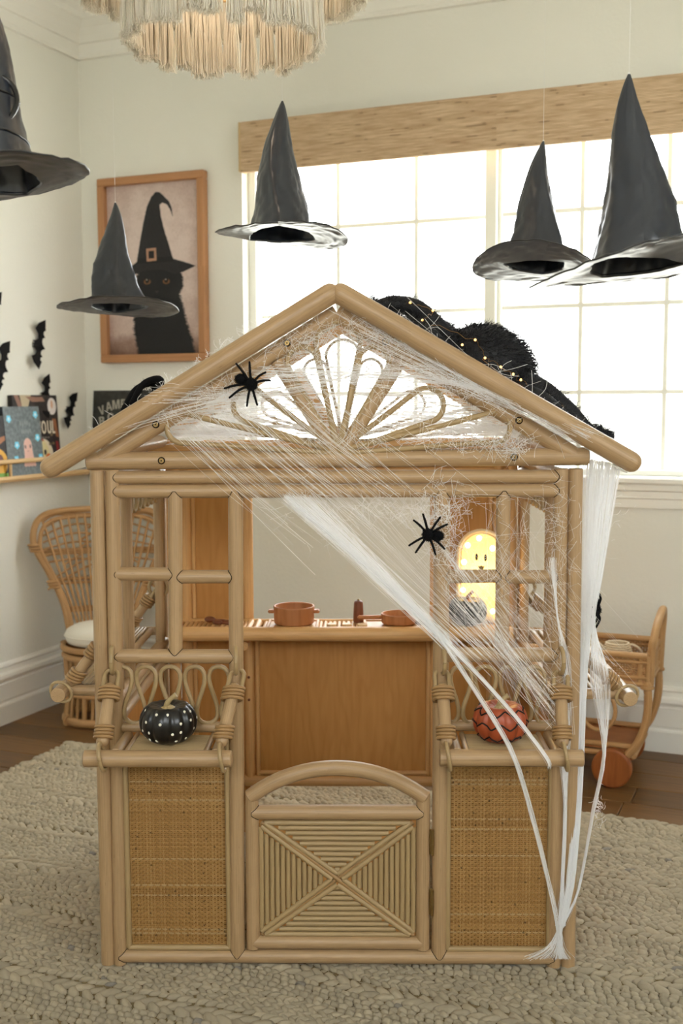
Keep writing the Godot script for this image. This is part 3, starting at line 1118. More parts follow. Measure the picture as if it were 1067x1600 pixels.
func playhouse() -> void:
	var h := thing("playhouse", "large rattan children's playhouse with gabled roof, arched gate and hanging shelves", "playhouse", house_frame)
	for sx in [-1.0, 1.0]: side_wall(h, sx)
	# front frame
	for x in [-0.4515, 0.4505]:
		pole(h, "front_post", V(x - 0.004 if x < 0 else x, 0.0, 0.0), V(x + 0.003 if x < 0 else x, 1.036, 0.0), 0.0147)
	pole(h, "top_rail", V(-0.449, 1.0215, 0.0005), V(0.4515, 1.0215, 0.0005), 0.0136)
	pole(h, "top_rail", V(-0.449, 0.9935, 0.0005), V(0.4515, 0.9935, 0.0005), 0.0138)
	pole(h, "door_post", V(-0.209, 0.017, 0.001), V(-0.201, 0.9935, 0.001), 0.0152)
	pole(h, "door_post", V(0.212, 0.017, 0.001), V(0.213, 0.9935, 0.001), 0.0160)
	pole(h, "bottom_rail", V(-0.4555, 0.017, 0.0008), V(0.4505, 0.0185, 0.0008), 0.0150)
	pole(h, "mullion", V(-0.3275, 0.657, 0.0006), V(-0.323, 0.9935, 0.0006), 0.0143)
	pole(h, "mullion", V(0.336, 0.659, 0.0006), V(0.336, 0.9935, 0.0006), 0.0143)
	pole(h, "window_bar", V(-0.449, 0.8255, 0), V(-0.325, 0.8245, 0), 0.0136)
	pole(h, "window_bar", V(-0.325, 0.8195, 0), V(-0.203, 0.8195, 0), 0.0136)
	pole(h, "window_bar", V(0.2125, 0.8195, 0), V(0.336, 0.8205, 0), 0.0138)
	pole(h, "window_bar", V(0.336, 0.8185, 0), V(0.4505, 0.819, 0), 0.0138)
	pole(h, "window_rail", V(-0.451, 0.6565, 0.0012), V(-0.204, 0.6555, 0.0012), 0.0145)
	pole(h, "window_rail", V(0.2125, 0.659, 0.0012), V(0.4505, 0.6595, 0.0012), 0.0145)
	pole(h, "shelf_bearer", V(-0.451, 0.507, -0.002), V(-0.206, 0.507, -0.002), 0.011)
	pole(h, "shelf_bearer", V(0.2125, 0.511, -0.002), V(0.4505, 0.511, -0.002), 0.011)
	# the dark joints where coped bars meet the posts
	for q in [[-0.4505, 0.0147, 1.0215, 0.0136, 1], [-0.4505, 0.0147, 0.9935, 0.0138, 1], [-0.4525, 0.0147, 0.8253, 0.0136, 1], [-0.453, 0.0147, 0.6565, 0.0145, 1], [0.4505, 0.0147, 1.0215, 0.0136, -1], [0.4505, 0.0147, 0.9935, 0.0138, -1], [0.4505, 0.0147, 0.819, 0.0138, -1], [0.4505, 0.0147, 0.6595, 0.0145, -1], [-0.2028, 0.0152, 0.8195, 0.0136, -1], [-0.204, 0.0152, 0.6555, 0.0145, -1], [0.2127, 0.016, 0.8195, 0.0138, 1], [0.2125, 0.016, 0.659, 0.0145, 1], [-0.325, 0.0143, 0.8247, 0.0136, -1], [-0.325, 0.0143, 0.8195, 0.0136, 1], [0.336, 0.0143, 0.8203, 0.0138, -1], [0.336, 0.0143, 0.8186, 0.0138, 1], [-0.456, 0.0147, 0.017, 0.015, 1], [0.4505, 0.0147, 0.0185, 0.015, -1], [-0.1755, 0.0145, 0.328, 0.0153, 1], [0.178, 0.0145, 0.329, 0.0153, -1]]:
		var js := Shape.new()
		var pts := PackedVector3Array()
		for i in 15:
			var th := -1.45 + 2.9 * i / 14.0
			var zz: float = q[3] * cos(th)
			pts.push_back(V(q[0] + q[4] * sqrt(maxf(q[1] * q[1] - zz * zz, 0.0)), q[2] + q[3] * sin(th), minf(zz, q[1]) + 0.0009))
		js.tube(pts, 0.00075, 5, 0)
		obj("joint_seam", js, M["dark gap"], h)
	for q in [[-0.323, 0.0143, 0.9935, 0.0138, -1], [0.336, 0.0143, 0.9935, 0.0138, -1], [-0.201, 0.0152, 0.9935, 0.0138, -1], [0.213, 0.016, 0.9935, 0.0138, -1], [-0.3275, 0.0143, 0.657, 0.0145, 1], [0.336, 0.0143, 0.659, 0.0145, 1], [-0.2088, 0.0152, 0.017, 0.015, 1], [0.212, 0.016, 0.018, 0.015, 1]]:
		var js := Shape.new()
		var pts := PackedVector3Array()
		for i in 15:
			var th := -1.45 + 2.9 * i / 14.0
			var zz: float = q[1] * cos(th)
			pts.push_back(V(q[0] + q[1] * sin(th), q[2] + q[4] * sqrt(maxf(q[3] * q[3] - zz * zz, 0.0)), minf(zz, q[3]) + 0.0012))
		js.tube(pts, 0.00075, 5, 0)
		obj("joint_seam", js, M["dark gap"], h)
	# looped cane under the windows
	for q in [[-0.4385, -0.217, 0.0], [0.2265, 0.4385, 0.45]]:
		var pts := PackedVector3Array()
		var p := 0.0497
		var n: float = (q[1] - q[0]) / p
		for i in 121:
			var t: float = -0.06 + q[2] + (n + 0.12) * i / 120.0
			var x: float = q[0] + p * (t - q[2]) + 0.0145 * sin(2.0 * TAU * t)
			pts.push_back(V(clampf(x, q[0], q[1]), 0.575 + 0.0595 * cos(TAU * t), 0.001 + 0.004 * sin(TAU * t)))
		curve(h, "looped_cane", pts, 0.0046, "rattan cane", 9)
	# cane panels with half-round trims
	cane_mesh = cane_sheet(0.203, 0.388, 5)
	for q in [[-0.3305, 0.0], [0.3345, 1.0]]:
		var cx: float = q[0]
		var s := Shape.new()
		s.box(V(0, 0, -0.004), V(0.214, 0.46, 0.003))
		var pn := inst("cane_panel", cane_mesh, h, Transform3D(Basis.IDENTITY if q[1] == 0.0 else Basis(Vector3.BACK, PI), V(cx, 0.231, 0.0)))
		var fl := 1.0 if q[1] == 0.0 else -1.0
		obj("backing", s, M["cane backing"], pn)
		var yb := -0.195 * fl
		var yt := 0.265 * fl
		for sx in [-1.0, 1.0]:
			pole(pn, "trim_strip", V(sx * 0.1055, yb, 0.003), V(sx * 0.1055, yt, 0.003), 0.0062, "rattan cane", 0, 10)
		pole(pn, "trim_strip", V(-0.1055, yb, 0.003), V(0.1055, yb, 0.003), 0.0062, "rattan cane", 0, 10)
	gate(h)
	gable(h, 0.0, true)
	gable(h, -0.655, false)
	# barge poles on the roof's edges and the canvas they hold
	for z in [0.034, -0.7]:
		pole(h, "barge_pole", V(-0.563, 1.0445, z), V(-0.009, 1.3795, z), 0.0208, "rattan pole", 2, 20)
		pole(h, "barge_pole", V(0.581, 1.0525, z), V(0.0125, 1.3795, z), 0.0208, "rattan pole", 2, 20)
	var s := Shape.new()
	for sx in [-1.0, 1.0]:
		var a := V(0.002, 1.3715, 0)
		var b := V(sx * 0.568 + (0.008 if sx > 0 else 0.0), 1.0265 + (0.007 if sx > 0 else 0.0), 0)
		var g := PackedVector3Array()
		for i in 3:
			for j in 21:
				var p := a.lerp(b, j / 20.0)
				g.push_back(V(p.x, p.y + 0.0015 * sin(j * 0.9 + i * 2.0), 0.03 - 0.72 * i / 2.0))
		s.sheet(g, 3, 21, 0.003)
	obj("roof_canvas", s, M["roof canvas"], h)
	for sx in [-1.0, 1.0]:
		shelf_front(h, sx)
		shelf_side(h, sx)
	back_wall(h)


func ply(par: Node, nm: String, x0: float, x1: float, y0: float, y1: float, z: float) -> MeshInstance3D:
	var s := Shape.new()
	s.box(V((x0 + x1) / 2, (y0 + y1) / 2, z), V(x1 - x0, y1 - y0, 0.008))
	for i in s.uv.size(): s.uv[i] = Vector2(s.v[i].x * 1.9 + 0.45, 0.1 - s.v[i].y * 1.9)
	return obj(nm, s, M["plywood"], par)


func back_wall(h: Node3D) -> void:
	var z := -0.64
	var w := "rattan warm"
	for sx in [-1.0, 1.0]:
		pole(h, "back_post", V(sx * 0.438, 0.0, z), V(sx * 0.438, 1.036, z), 0.0155, w)
		pole(h, "back_post", V(sx * 0.405, 0.0, z + 0.002), V(sx * 0.405, 1.036, z + 0.002), 0.0150, w)
		pole(h, "inner_post", V(sx * 0.243, 0.17, z), V(sx * 0.243, 1.0, z), 0.0135, w)
		var up := ply(h, "upper_panel", minf(sx * 0.40, sx * 0.243), maxf(sx * 0.40, sx * 0.243), 0.58, 1.0, z - 0.006)
		for xx in [0.385, 0.262]:
			pole(up, "trim_strip", V(sx * xx, 0.61, z), V(sx * xx, 0.98, z), 0.006, w, 0, 8)
		var lo := ply(h, "lower_panel", minf(sx * 0.40, sx * 0.243), maxf(sx * 0.40, sx * 0.243), 0.03, 0.58, z - 0.006)
		for xx in [0.385, 0.262]:
			pole(lo, "trim_strip", V(sx * xx, 0.04, z), V(sx * xx, 0.57, z), 0.006, w, 0, 8)
	pole(h, "back_rail", V(-0.438, 1.018, z), V(0.438, 1.018, z), 0.0145, w)
	pole(h, "back_rail", V(-0.438, 0.99, z), V(0.438, 0.99, z), 0.0145, w)
	pole(h, "back_bottom_rail", V(-0.43, 0.1745, z + 0.003), V(0.43, 0.1745, z + 0.003), 0.0150, w)
	# plywood under the counter
	var lp := ply(h, "counter_panel", -0.235, 0.235, 0.17, 0.59, z - 0.002)
	for xx in [-0.221, 0.226]:
		pole(lp, "trim_strip", V(xx, 0.19, z + 0.006), V(xx, 0.575, z + 0.006), 0.006, w, 0, 8)
	pole(lp, "trim_strip", V(-0.221, 0.197, z + 0.006), V(0.226, 0.197, z + 0.006), 0.006, w, 0, 8)
	for y in [0.545, 0.455, 0.395]:
		var s := Shape.new()
		s.bar(V(-0.243, y, z + 0.012), V(-0.243, y, z + 0.0155), 0.0035, 10)
		obj("plug", s, M["dark wood"], lp)
	# counter: rail in front, half-round bars and fine slats on top
	var ct := pole(h, "counter_rail", V(-0.425, 0.5955, -0.505), V(0.425, 0.5955, -0.505), 0.0185, w)
	pole(ct, "counter_back_bar", V(-0.425, 0.601, -0.628), V(0.425, 0.601, -0.628), 0.009, w)
	var x := -0.418
	var k := 0
	while x < 0.42:
		var fat := absf(x + 0.418) < 0.01 or absf(x + 0.225) < 0.012 or absf(x - 0.225) < 0.012 or absf(x - 0.41) < 0.012
		pole(ct, "counter_slat", V(x, 0.601, -0.512), V(x, 0.601, -0.63), 0.0095 if fat else 0.0056, w, 0, 9)
		x += 0.0195 if fat else 0.0118
		k += 1
	for q in [-0.122, 0.122]:
		var s := Shape.new()
		for e in [[-0.062, 0.0], [0.062, 0.0]]:
			s.box(V(q + e[0], 0.6085, -0.562), V(0.008, 0.007, 0.098), Basis.IDENTITY, 0.002)
		for e in [-0.046, 0.046]:
			s.box(V(q, 0.6085, -0.562 + e), V(0.13, 0.007, 0.008), Basis.IDENTITY, 0.002)
		s.box(V(q, 0.6065, -0.562), V(0.12, 0.004, 0.09))
		for i in s.uv.size(): s.uv[i] = Vector2(s.v[i].x, s.v[i].z)
		obj("hob_frame", s, M[w], ct)
	for q in [-0.023, 0.015, 0.054]:
		var s := Shape.new()
		s.tube(PackedVector3Array([V(q, 0.607, -0.525), V(q, 0.6165, -0.525)]), 0.0125, 18)
		obj("stove_knob", s, M["pale wood"], ct)
	for sx in [-1.0, 1.0]:
		pole(ct, "bracket_peg", V(sx * 0.245, 0.561, -0.63), V(sx * 0.245, 0.561, -0.525), 0.0125, w)


# ---------------------------------------------------------------- on the roof
func hair(s: Shape, p: Vector3, d: Vector3, len: float, w: float) -> void:
	var side := d.cross(V(rng.randf_range(-1, 1), rng.randf_range(-1, 1), rng.randf_range(-1, 1))).normalized()
	var s2 := d.cross(side).normalized()
	var mid := p + d * len * 0.55 + side * len * rng.randf_range(-0.12, 0.12)
	var tip := p + d * len + V(0, -len * 0.12, 0)
	var a := []
	for k in 3:
		var o := (side * cos(TAU * k / 3) + s2 * sin(TAU * k / 3))
		a.push_back(s.put(p + o * w, o, Vector2.ZERO))
	var b := []
	for k in 3:
		var o := (side * cos(TAU * k / 3) + s2 * sin(TAU * k / 3))
		b.push_back(s.put(mid + o * w * 0.7, o, Vector2.ZERO))
	var t := s.put(tip, d, Vector2.ZERO)
	for k in 3:
		var k2 := (k + 1) % 3
		s.quad(a[k], a[k2], b[k2], b[k])
		s.tri(b[k], t, b[k2])


func fur_on(s: Shape, pts: Array, rad: Array, count: int, len: float, w: float, lean: Vector3) -> void:
	# hairs growing from a chain of balls
	var total := 0.0
	for i in pts.size() - 1: total += pts[i].distance_to(pts[i + 1])
	for n in count:
		var f := rng.randf() * (pts.size() - 1)
		var i := mini(int(f), pts.size() - 2)
		var q := f - i
		var c: Vector3 = pts[i].lerp(pts[i + 1], q)
		var r: float = lerpf(rad[i], rad[i + 1], q)
		var ax: Vector3 = (pts[i + 1] - pts[i]).normalized()
		var d := V(rng.randfn(), rng.randfn(), rng.randfn()).normalized()
		d = (d - ax * d.dot(ax) * (0.8 if i > 0 and i < pts.size() - 2 else 0.2)).normalized()
		hair(s, c + d * r * 0.95, (d + lean + V(rng.randfn(), rng.randfn(), rng.randfn()) * 0.3).normalized(), len * rng.randf_range(0.6, 1.35), w)


func chain(s: Shape, pts: Array, rad: Array, sides := 12) -> void:
	var c := Curve3D.new()
	for p in pts: c.add_point(p)
	var pp := PackedVector3Array()
	var rr := PackedFloat32Array()
	var k := (pts.size() - 1) * 6
	for i in k + 1:
		var f := float(i) / k * (pts.size() - 1)
		var a := mini(int(f), pts.size() - 2)
		var q := f - a
		var p0: Vector3 = pts[maxi(a - 1, 0)]
		var p3: Vector3 = pts[mini(a + 2, pts.size() - 1)]
		pp.push_back(pts[a].cubic_interpolate(pts[a + 1], p0, p3, q))
		rr.push_back(lerpf(rad[a], rad[a + 1], smoothstep(0, 1, q)))
	s.tube(pp, rr, sides, 2)


func roof_things() -> void:
	var t := thing("spider", "big furry black spider with small lights sprawled on the right roof slope", "toy spider", house_frame)
	var slope := V(0.86, -0.51, 0)
	var up := V(0.51, 0.86, 0)
	var fur := Shape.new()
	var s := Shape.new()
	var bs := Basis(slope, up, V(0, 0, 1))
	s.ball(V(0.335, 1.252, -0.25), V(0.102, 0.079, 0.090), 16, 24, bs)
	obj("abdomen", s, M["black fur"], t)
	for n in 6500:
		var d := V(rng.randfn(), rng.randfn(), rng.randfn()).normalized()
		var p := V(0.335, 1.252, -0.25) + bs * (d * V(0.100, 0.077, 0.088))
		hair(fur, p, (bs * d + slope * 0.7 + V(rng.randfn(), rng.randfn(), rng.randfn()) * 0.25).normalized(), rng.randf_range(0.012, 0.028), 0.00055)
	s = Shape.new()
	s.ball(V(0.220, 1.302, -0.25), V(0.075, 0.046, 0.062), 12, 20, bs)
	obj("head", s, M["black fur"], t)
	for n in 2200:
		var d := V(rng.randfn(), rng.randfn(), rng.randfn()).normalized()
		var p := V(0.220, 1.302, -0.25) + bs * (d * V(0.073, 0.044, 0.060))
		hair(fur, p, (bs * d - slope * 0.3 + V(rng.randfn(), rng.randfn(), rng.randfn()) * 0.3).normalized(), rng.randf_range(0.010, 0.024), 0.00055)
	var legs := [
		[V(0.235, 1.315, -0.21), V(0.175, 1.363, -0.18), V(0.125, 1.376, -0.16), V(0.078, 1.368, -0.14), V(0.063, 1.378, -0.13)],
		[V(0.225, 1.285, -0.20), V(0.185, 1.312, -0.12), V(0.155, 1.318, -0.08), V(0.118, 1.330, -0.05)],
		[V(0.235, 1.31, -0.29), V(0.17, 1.345, -0.36), V(0.11, 1.345, -0.42), V(0.06, 1.365, -0.46)],
		[V(0.26, 1.28, -0.30), V(0.23, 1.31, -0.40), V(0.21, 1.275, -0.46), V(0.18, 1.29, -0.50)],
		[V(0.385, 1.222, -0.21), V(0.435, 1.198, -0.17), V(0.485, 1.157, -0.15), V(0.535, 1.108, -0.14), V(0.556, 1.106, -0.135), V(0.578, 1.098, -0.13)],
		[V(0.38, 1.20, -0.18), V(0.425, 1.172, -0.11), V(0.462, 1.138, -0.08), V(0.492, 1.112, -0.06)],
		[V(0.39, 1.225, -0.30), V(0.45, 1.195, -0.35), V(0.51, 1.13, -0.38), V(0.56, 1.10, -0.40)],
		[V(0.36, 1.21, -0.33), V(0.38, 1.215, -0.43), V(0.41, 1.175, -0.49), V(0.44, 1.15, -0.53)]]
	for lg in legs:
		s = Shape.new()
		var rad := []
		for i in lg.size(): rad.push_back([0.019, 0.0215, 0.0185, 0.0135, 0.009, 0.007][i])
		chain(s, lg, rad, 12)
		obj("leg", s, M["black fur"], t)
		fur_on(fur, lg, rad, 1500, 0.017, 0.00055, slope * 0.2)
	stuff(obj("fur", fur, M["black fur"], t))
	# fairy lights wound over it
	var fl := thing("fairy_lights", "string of tiny warm fairy lights wound over the furry roof spider", "fairy lights", house_frame)
	var em := mat("fairy bulb", rgb(255, 226, 170), 0.3)
	em.emission_enabled = true
	em.emission = rgb(255, 196, 110)
	em.emission_energy_multiplier = 2.2
	mat("copper wire", rgb(150, 110, 60), 0.35).metallic = 0.7
	var spots := [V(0.155, 1.378, -0.148), V(0.203, 1.362, -0.152), V(0.178, 1.338, -0.098), V(0.292, 1.300, -0.148), V(0.312, 1.262, -0.138), V(0.345, 1.243, -0.138), V(0.372, 1.228, -0.142), V(0.388, 1.216, -0.140), V(0.418, 1.190, -0.128), V(0.446, 1.183, -0.126), V(0.425, 1.192, -0.132), V(0.472, 1.160, -0.122), V(0.515, 1.118, -0.118), V(0.265, 1.290, -0.15)]
	for p in spots:
		s = Shape.new()
		s.ball(p, V(0.0028, 0.0028, 0.0028), 6, 8)
		obj("light_bulb", s, em, fl)
	var wp := PackedVector3Array()
	for i in spots.size() - 1:
		for k in 6:
			wp.push_back(spots[i].lerp(spots[i + 1], k / 6.0) + V(rng.randfn(), rng.randfn(), rng.randfn()) * 0.003)
	s = Shape.new()
	s.tube(wp, 0.0005, 5)
	obj("wire", s, M["copper wire"], fl)
	# a second black spider clinging over the left edge
	t = thing("spider", "fuzzy black spider peeking over the left roof edge beside the vampire book", "toy spider", house_frame * Transform3D(Basis.IDENTITY, V(0.004, 0.020, 0.0)))
	s = Shape.new()
	s.ball(V(-0.405, 1.142, -0.15), V(0.022, 0.014, 0.022), 10, 16, Basis(Vector3.BACK, 0.53))
	s.ball(V(-0.372, 1.160, -0.17), V(0.026, 0.015, 0.024), 10, 16, Basis(Vector3.BACK, 0.53))
	obj("body", s, M["black felt"], t)
	fur = Shape.new()
	for lg in [[V(-0.395, 1.152, -0.14), V(-0.385, 1.190, -0.10), V(-0.415, 1.178, -0.07), V(-0.436, 1.138, -0.04)], [V(-0.385, 1.155, -0.13), V(-0.366, 1.197, -0.08), V(-0.394, 1.190, -0.05), V(-0.415, 1.150, -0.02)], [V(-0.41, 1.14, -0.16), V(-0.43, 1.155, -0.18), V(-0.45, 1.13, -0.20), V(-0.47, 1.095, -0.21)], [V(-0.37, 1.16, -0.19), V(-0.39, 1.175, -0.23), V(-0.42, 1.15, -0.27), V(-0.44, 1.11, -0.29)]]:
		s = Shape.new()
		chain(s, lg, [0.007, 0.0072, 0.0068, 0.005], 9)
		obj("leg", s, M["black felt"], t)
		fur_on(fur, lg, [0.007, 0.0072, 0.0068, 0.005], 420, 0.005, 0.0004, Vector3.ZERO)
	stuff(obj("fuzz", fur, M["black felt"], t))


# ---------------------------------------------------------------- in and on the playhouse
func felt_spider(label: String, o: Vector3, thorax: Vector3, abdomen: Vector3, tips: Array, facing: Basis, ra := 0.0125) -> void:
	var t := thing("spider", label, "toy spider", house_frame * Transform3D(facing, o), "small black spiders on the cobweb")
	var s := Shape.new()
	s.ball(abdomen, V(ra, ra * 0.82, ra * 0.8), 10, 16)
	obj("abdomen", s, M["black felt"], t)
	s = Shape.new()
	s.ball(thorax, V(0.0125, 0.0125, 0.009), 10, 16)
	obj("thorax", s, M["black felt"], t)
	var fur := Shape.new()
	for n in 700:
		var d := V(rng.randfn(), rng.randfn(), rng.randfn()).normalized()
		var ab := rng.randf() < 0.5
		hair(fur, (abdomen + d * V(ra, ra * 0.82, ra * 0.8)) if ab else (thorax + d * V(0.0125, 0.0125, 0.009)), d, 0.0028, 0.0003)
	for tip in tips:
		s = Shape.new()
		var e: Vector3 = tip
		var m := thorax.lerp(e, 0.55) + V(0, 0, 0.008) + V(0, 0.0025, 0)
		var lg := [thorax, m, e]
		chain(s, lg, [0.0024, 0.0024, 0.0019], 8)
		obj("leg", s, M["black felt"], t)
		fur_on(fur, lg, [0.0024, 0.0024, 0.0019], 130, 0.0022, 0.00025, Vector3.ZERO)
	stuff(obj("fuzz", fur, M["black felt"], t))


func pump_pt(th: float, ph: float, R: float, H: float, ribs: int, depth: float) -> Vector3:
	var r := R * pow(maxf(cos(ph), 0.0), 0.72)
	r *= 1.0 - depth * pow(absf(cos(th * ribs / 2.0)), 6.0)
	var y := H * (0.5 + 0.5 * sin(ph))
	if ph > 0.9: y -= (ph - 0.9) * 0.16 * H * 2.0
	return V(sin(th) * r, y, cos(th) * r)


func pumpkin(label: String, o: Vector3, R: float, H: float, body: String, stem: String, turn: float) -> Node3D:
	var t := thing("pumpkin", label, "pumpkin", house_frame * Transform3D(Basis(Vector3.UP, turn), o), "small painted pumpkins")
	var s := Shape.new()
	var prof := PackedVector2Array()
	for i in 25:
		var ph := -PI / 2 + PI * i / 24.0
		var p := pump_pt(0.31, ph, R, H, 0, 0.0)
		prof.push_back(Vector2(Vector2(p.x, p.z).length(), p.y))
	s.lathe(prof, 120, Transform3D.IDENTITY, 10, 0.085)
	obj("body", s, M[body], t)
	# curled stem with a flared foot
	s = Shape.new()
	var yb := pump_pt(0, PI / 2, R, H, 0, 0).y
	var foot := PackedVector2Array([Vector2(0.0, yb - 0.002), Vector2(R * 0.30, yb - 0.001), Vector2(R * 0.24, yb + 0.004), Vector2(R * 0.13, yb + 0.008), Vector2(0.0, yb + 0.009)])
	s.lathe(foot, 40, Transform3D.IDENTITY, 6, 0.22)
	var pts := PackedVector3Array()
	var rs := PackedFloat32Array()
	for i in 9:
		var f := i / 8.0
		pts.push_back(V(R * (-0.05 + 0.32 * f * f), yb + 0.005 + R * 0.42 * f, R * 0.05 * f))
		rs.push_back(R * (0.11 - 0.035 * f + (0.02 if i == 8 else 0.0)))
	s.tube(pts, rs, 9, 1)
	obj("stem", s, M[stem], t)
	return t


func house_things() -> void:
	# polka-dot pumpkin
	var R := 0.0575
	var H := 0.086
	var t := pumpkin("small black pumpkin with white polka dots on the left front shelf", V(-0.334, 0.4955, 0.064), R, H, "black gloss", "stem gold", 0.15)
	var k := 0
	for ph in [0.62, 0.18, -0.28, -0.72]:
		for j in 10:
			var th: float = TAU * (j + (0.5 if k % 2 else 0.0)) / 10.0 + 0.18 * sin(j * 2.3 + k)
			var p := pump_pt(th, ph + 0.06 * sin(j * 1.7), R, H, 10, 0.085)
			var nn := V(p.x, (p.y - H / 2) * 0.9, p.z).normalized()
			var b := Basis.looking_at(-nn, Vector3.UP)
			var s := Shape.new()
			s.ball(p + nn * 0.0001, V(0.0030, 0.0030, 0.0008), 6, 12, b)
			obj("dot", s, M["white paint"], t)
		k += 1
	# orange zigzag pumpkin
	R = 0.0545
	H = 0.084
	t = pumpkin("small orange pumpkin with black zigzag stripes on the right front shelf", V(0.3265, 0.4985, 0.064), R, H, "orange clay", "stem gold", 0.0)
	for ph in [0.62, 0.0, -0.70]:
		var s := Shape.new()
		var pts := PackedVector3Array()
		var nz := 9
		for i in nz * 12 + 1:
			var th := TAU * i / (nz * 12.0) + 0.1
			var tri := absf(fmod(i / 12.0 + (0.3 if ph == 0.0 else 0.0), 1.0) * 2.0 - 1.0) * 2.0 - 1.0
			var p := pump_pt(th, ph + 0.15 * tri, R, H, 10, 0.085)
			pts.push_back(p + V(p.x, (p.y - H / 2) * 0.8, p.z).normalized() * 0.0002)
		s.tube(pts, 0.0017, 6, 0)
		obj("zigzag", s, M["black paint"], t)
	# black pumpkin at the back, before the ghost
	R = 0.0495
	H = 0.076
	t = pumpkin("small black pumpkin with white specks before the glowing ghost", V(0.3195, 0.6085, -0.552), R, H, "black gloss", "dark wood", 0.3)
	for ph in [0.55, 0.1, -0.35]:
		for j in 9:
			var th: float = TAU * j / 9.0 + ph * 2.0
			var p := pump_pt(th, ph, R, H, 10, 0.085)
			var nn := V(p.x, (p.y - H / 2) * 0.9, p.z).normalized()
			var s := Shape.new()
			s.ball(p, V(0.0017, 0.0017, 0.0007), 5, 9, Basis.looking_at(-nn, Vector3.UP))
			obj("speck", s, M["white paint"], t)
	ghost_lamp()
	# pot
	t = thing("cooking_pot", "round brown wooden toy pot with two side handles on the back counter", "toy pot", house_frame * Transform3D(Basis.IDENTITY, V(-0.1195, 0.612, -0.562)))
	var s := Shape.new()
	s.lathe(PackedVector2Array([Vector2(0, 0), Vector2(0.048, 0), Vector2(0.0505, 0.003), Vector2(0.0515, 0.040), Vector2(0.0525, 0.043), Vector2(0.051, 0.0455), Vector2(0.048, 0.045), Vector2(0.0465, 0.042), Vector2(0.0455, 0.008), Vector2(0, 0.007)]), 48)
	for i in s.uv.size(): s.uv[i] *= Vector2(1, 0.2)
	obj("bowl", s, M["play wood"], t)
	for sx in [-1.0, 1.0]:
		s = Shape.new()
		s.box(V(sx * 0.057, 0.031, 0), V(0.017, 0.008, 0.026), Basis.IDENTITY, 0.003)
		obj("handle", s, M["play wood"], t)
	# pan
	t = thing("frying_pan", "shallow brown wooden toy pan with a stubby handle on the back counter", "toy pan", house_frame * Transform3D(Basis.IDENTITY, V(0.1465, 0.612, -0.562)))
	s = Shape.new()
	s.lathe(PackedVector2Array([Vector2(0, 0), Vector2(0.041, 0), Vector2(0.0435, 0.003), Vector2(0.0450, 0.022), Vector2(0.0455, 0.0245), Vector2(0.0435, 0.026), Vector2(0.041, 0.0245), Vector2(0.039, 0.007), Vector2(0, 0.006)]), 48)
	for i in s.uv.size(): s.uv[i] *= Vector2(1, 0.2)
	obj("bowl", s, M["play wood"], t)
	s = Shape.new()
	s.box(V(-0.073, 0.0165, 0.008), V(0.064, 0.0095, 0.015), Basis(Vector3.UP, 0.08), 0.004)
	obj("handle", s, M["play wood"], t)
	# mill
	t = thing("pepper_mill", "small dark wooden cylinder standing behind the toy pan's handle", "toy mill", house_frame * Transform3D(Basis.IDENTITY, V(0.044, 0.607, -0.600)))
	s = Shape.new()
	s.lathe(PackedVector2Array([Vector2(0, 0), Vector2(0.0125, 0), Vector2(0.0135, 0.003), Vector2(0.0128, 0.03), Vector2(0.0115, 0.05), Vector2(0.010, 0.054), Vector2(0.006, 0.0562), Vector2(0, 0.057)]), 28)
	for i in s.uv.size(): s.uv[i] *= Vector2(1, 0.3)
	obj("body", s, M["dark wood"], t)
	s = Shape.new()
	s.ball(V(0, 0.0575, 0), V(0.004, 0.003, 0.004), 6, 10)
	obj("cap", s, M["brass"], t)
	# a flat dark block at the counter's right end
	t = thing("toy_board", "small flat dark wooden piece at the right end of the back counter", "toy", house_frame * Transform3D(Basis(Vector3.UP, 0.4), V(0.206, 0.6105, -0.552)))
	s = Shape.new()
	s.box(V(0, 0.005, 0), V(0.034, 0.009, 0.022), Basis.IDENTITY, 0.002)
	obj("block", s, M["dark wood"], t)
	# two spoons
	for q in [["dark wooden toy spoon with a round bowl, farther left on the counter", V(-0.335, 0.611, -0.575), 0.5, 1.25], ["dark wooden toy spoon lying nearer the post on the counter's left end", V(-0.312, 0.611, -0.545), 0.25, 1.0]]:
		t = thing("wooden_spoon", q[0], "toy spoon", house_frame * Transform3D(Basis(Vector3.UP, q[2] - 0.9), q[1]), "dark wooden spoons on the counter")
		s = Shape.new()
		s.ball(V(0, 0.006 * q[3], 0), V(0.0155, 0.0065 * q[3], 0.0115), 10, 18)
		obj("spoon_bowl", s, M["dark wood"], t)
		s = Shape.new()
		s.tube(PackedVector3Array([V(0.012, 0.0065, 0), V(0.04, 0.0075, 0), V(0.075, 0.006, 0)]), PackedFloat32Array([0.0035, 0.0038, 0.0042]), 10, 2)
		obj("handle", s, M["dark wood"], t)
	# small spiders on the web
	felt_spider("small fuzzy black spider on the cobweb below the left rafter of the gable", V(-0.164, 1.206, 0.042), V(0.001, 0, 0), V(-0.0185, 0.010, 0.002),
		[V(-0.028, 0.040, 0), V(-0.002, 0.043, 0), V(0.029, 0.023, 0), V(0.038, 0.007, 0), V(-0.0515, -0.008, 0), V(-0.042, -0.026, 0), V(-0.008, -0.042, 0), V(0.012, -0.040, 0)], Basis.IDENTITY)
	felt_spider("small fuzzy black spider on the cobweb beside the door's right post", V(0.188, 0.908, 0.040), V(-0.004, 0.001, 0), V(0.014, -0.001, 0.002),
		[V(-0.033, 0.030, 0), V(-0.015, 0.042, 0), V(0.019, 0.036, 0), V(0.033, 0.022, 0), V(-0.042, -0.020, 0), V(-0.029, -0.034, 0), V(0.010, -0.038, 0), V(0.028, -0.027, 0)], Basis.IDENTITY)
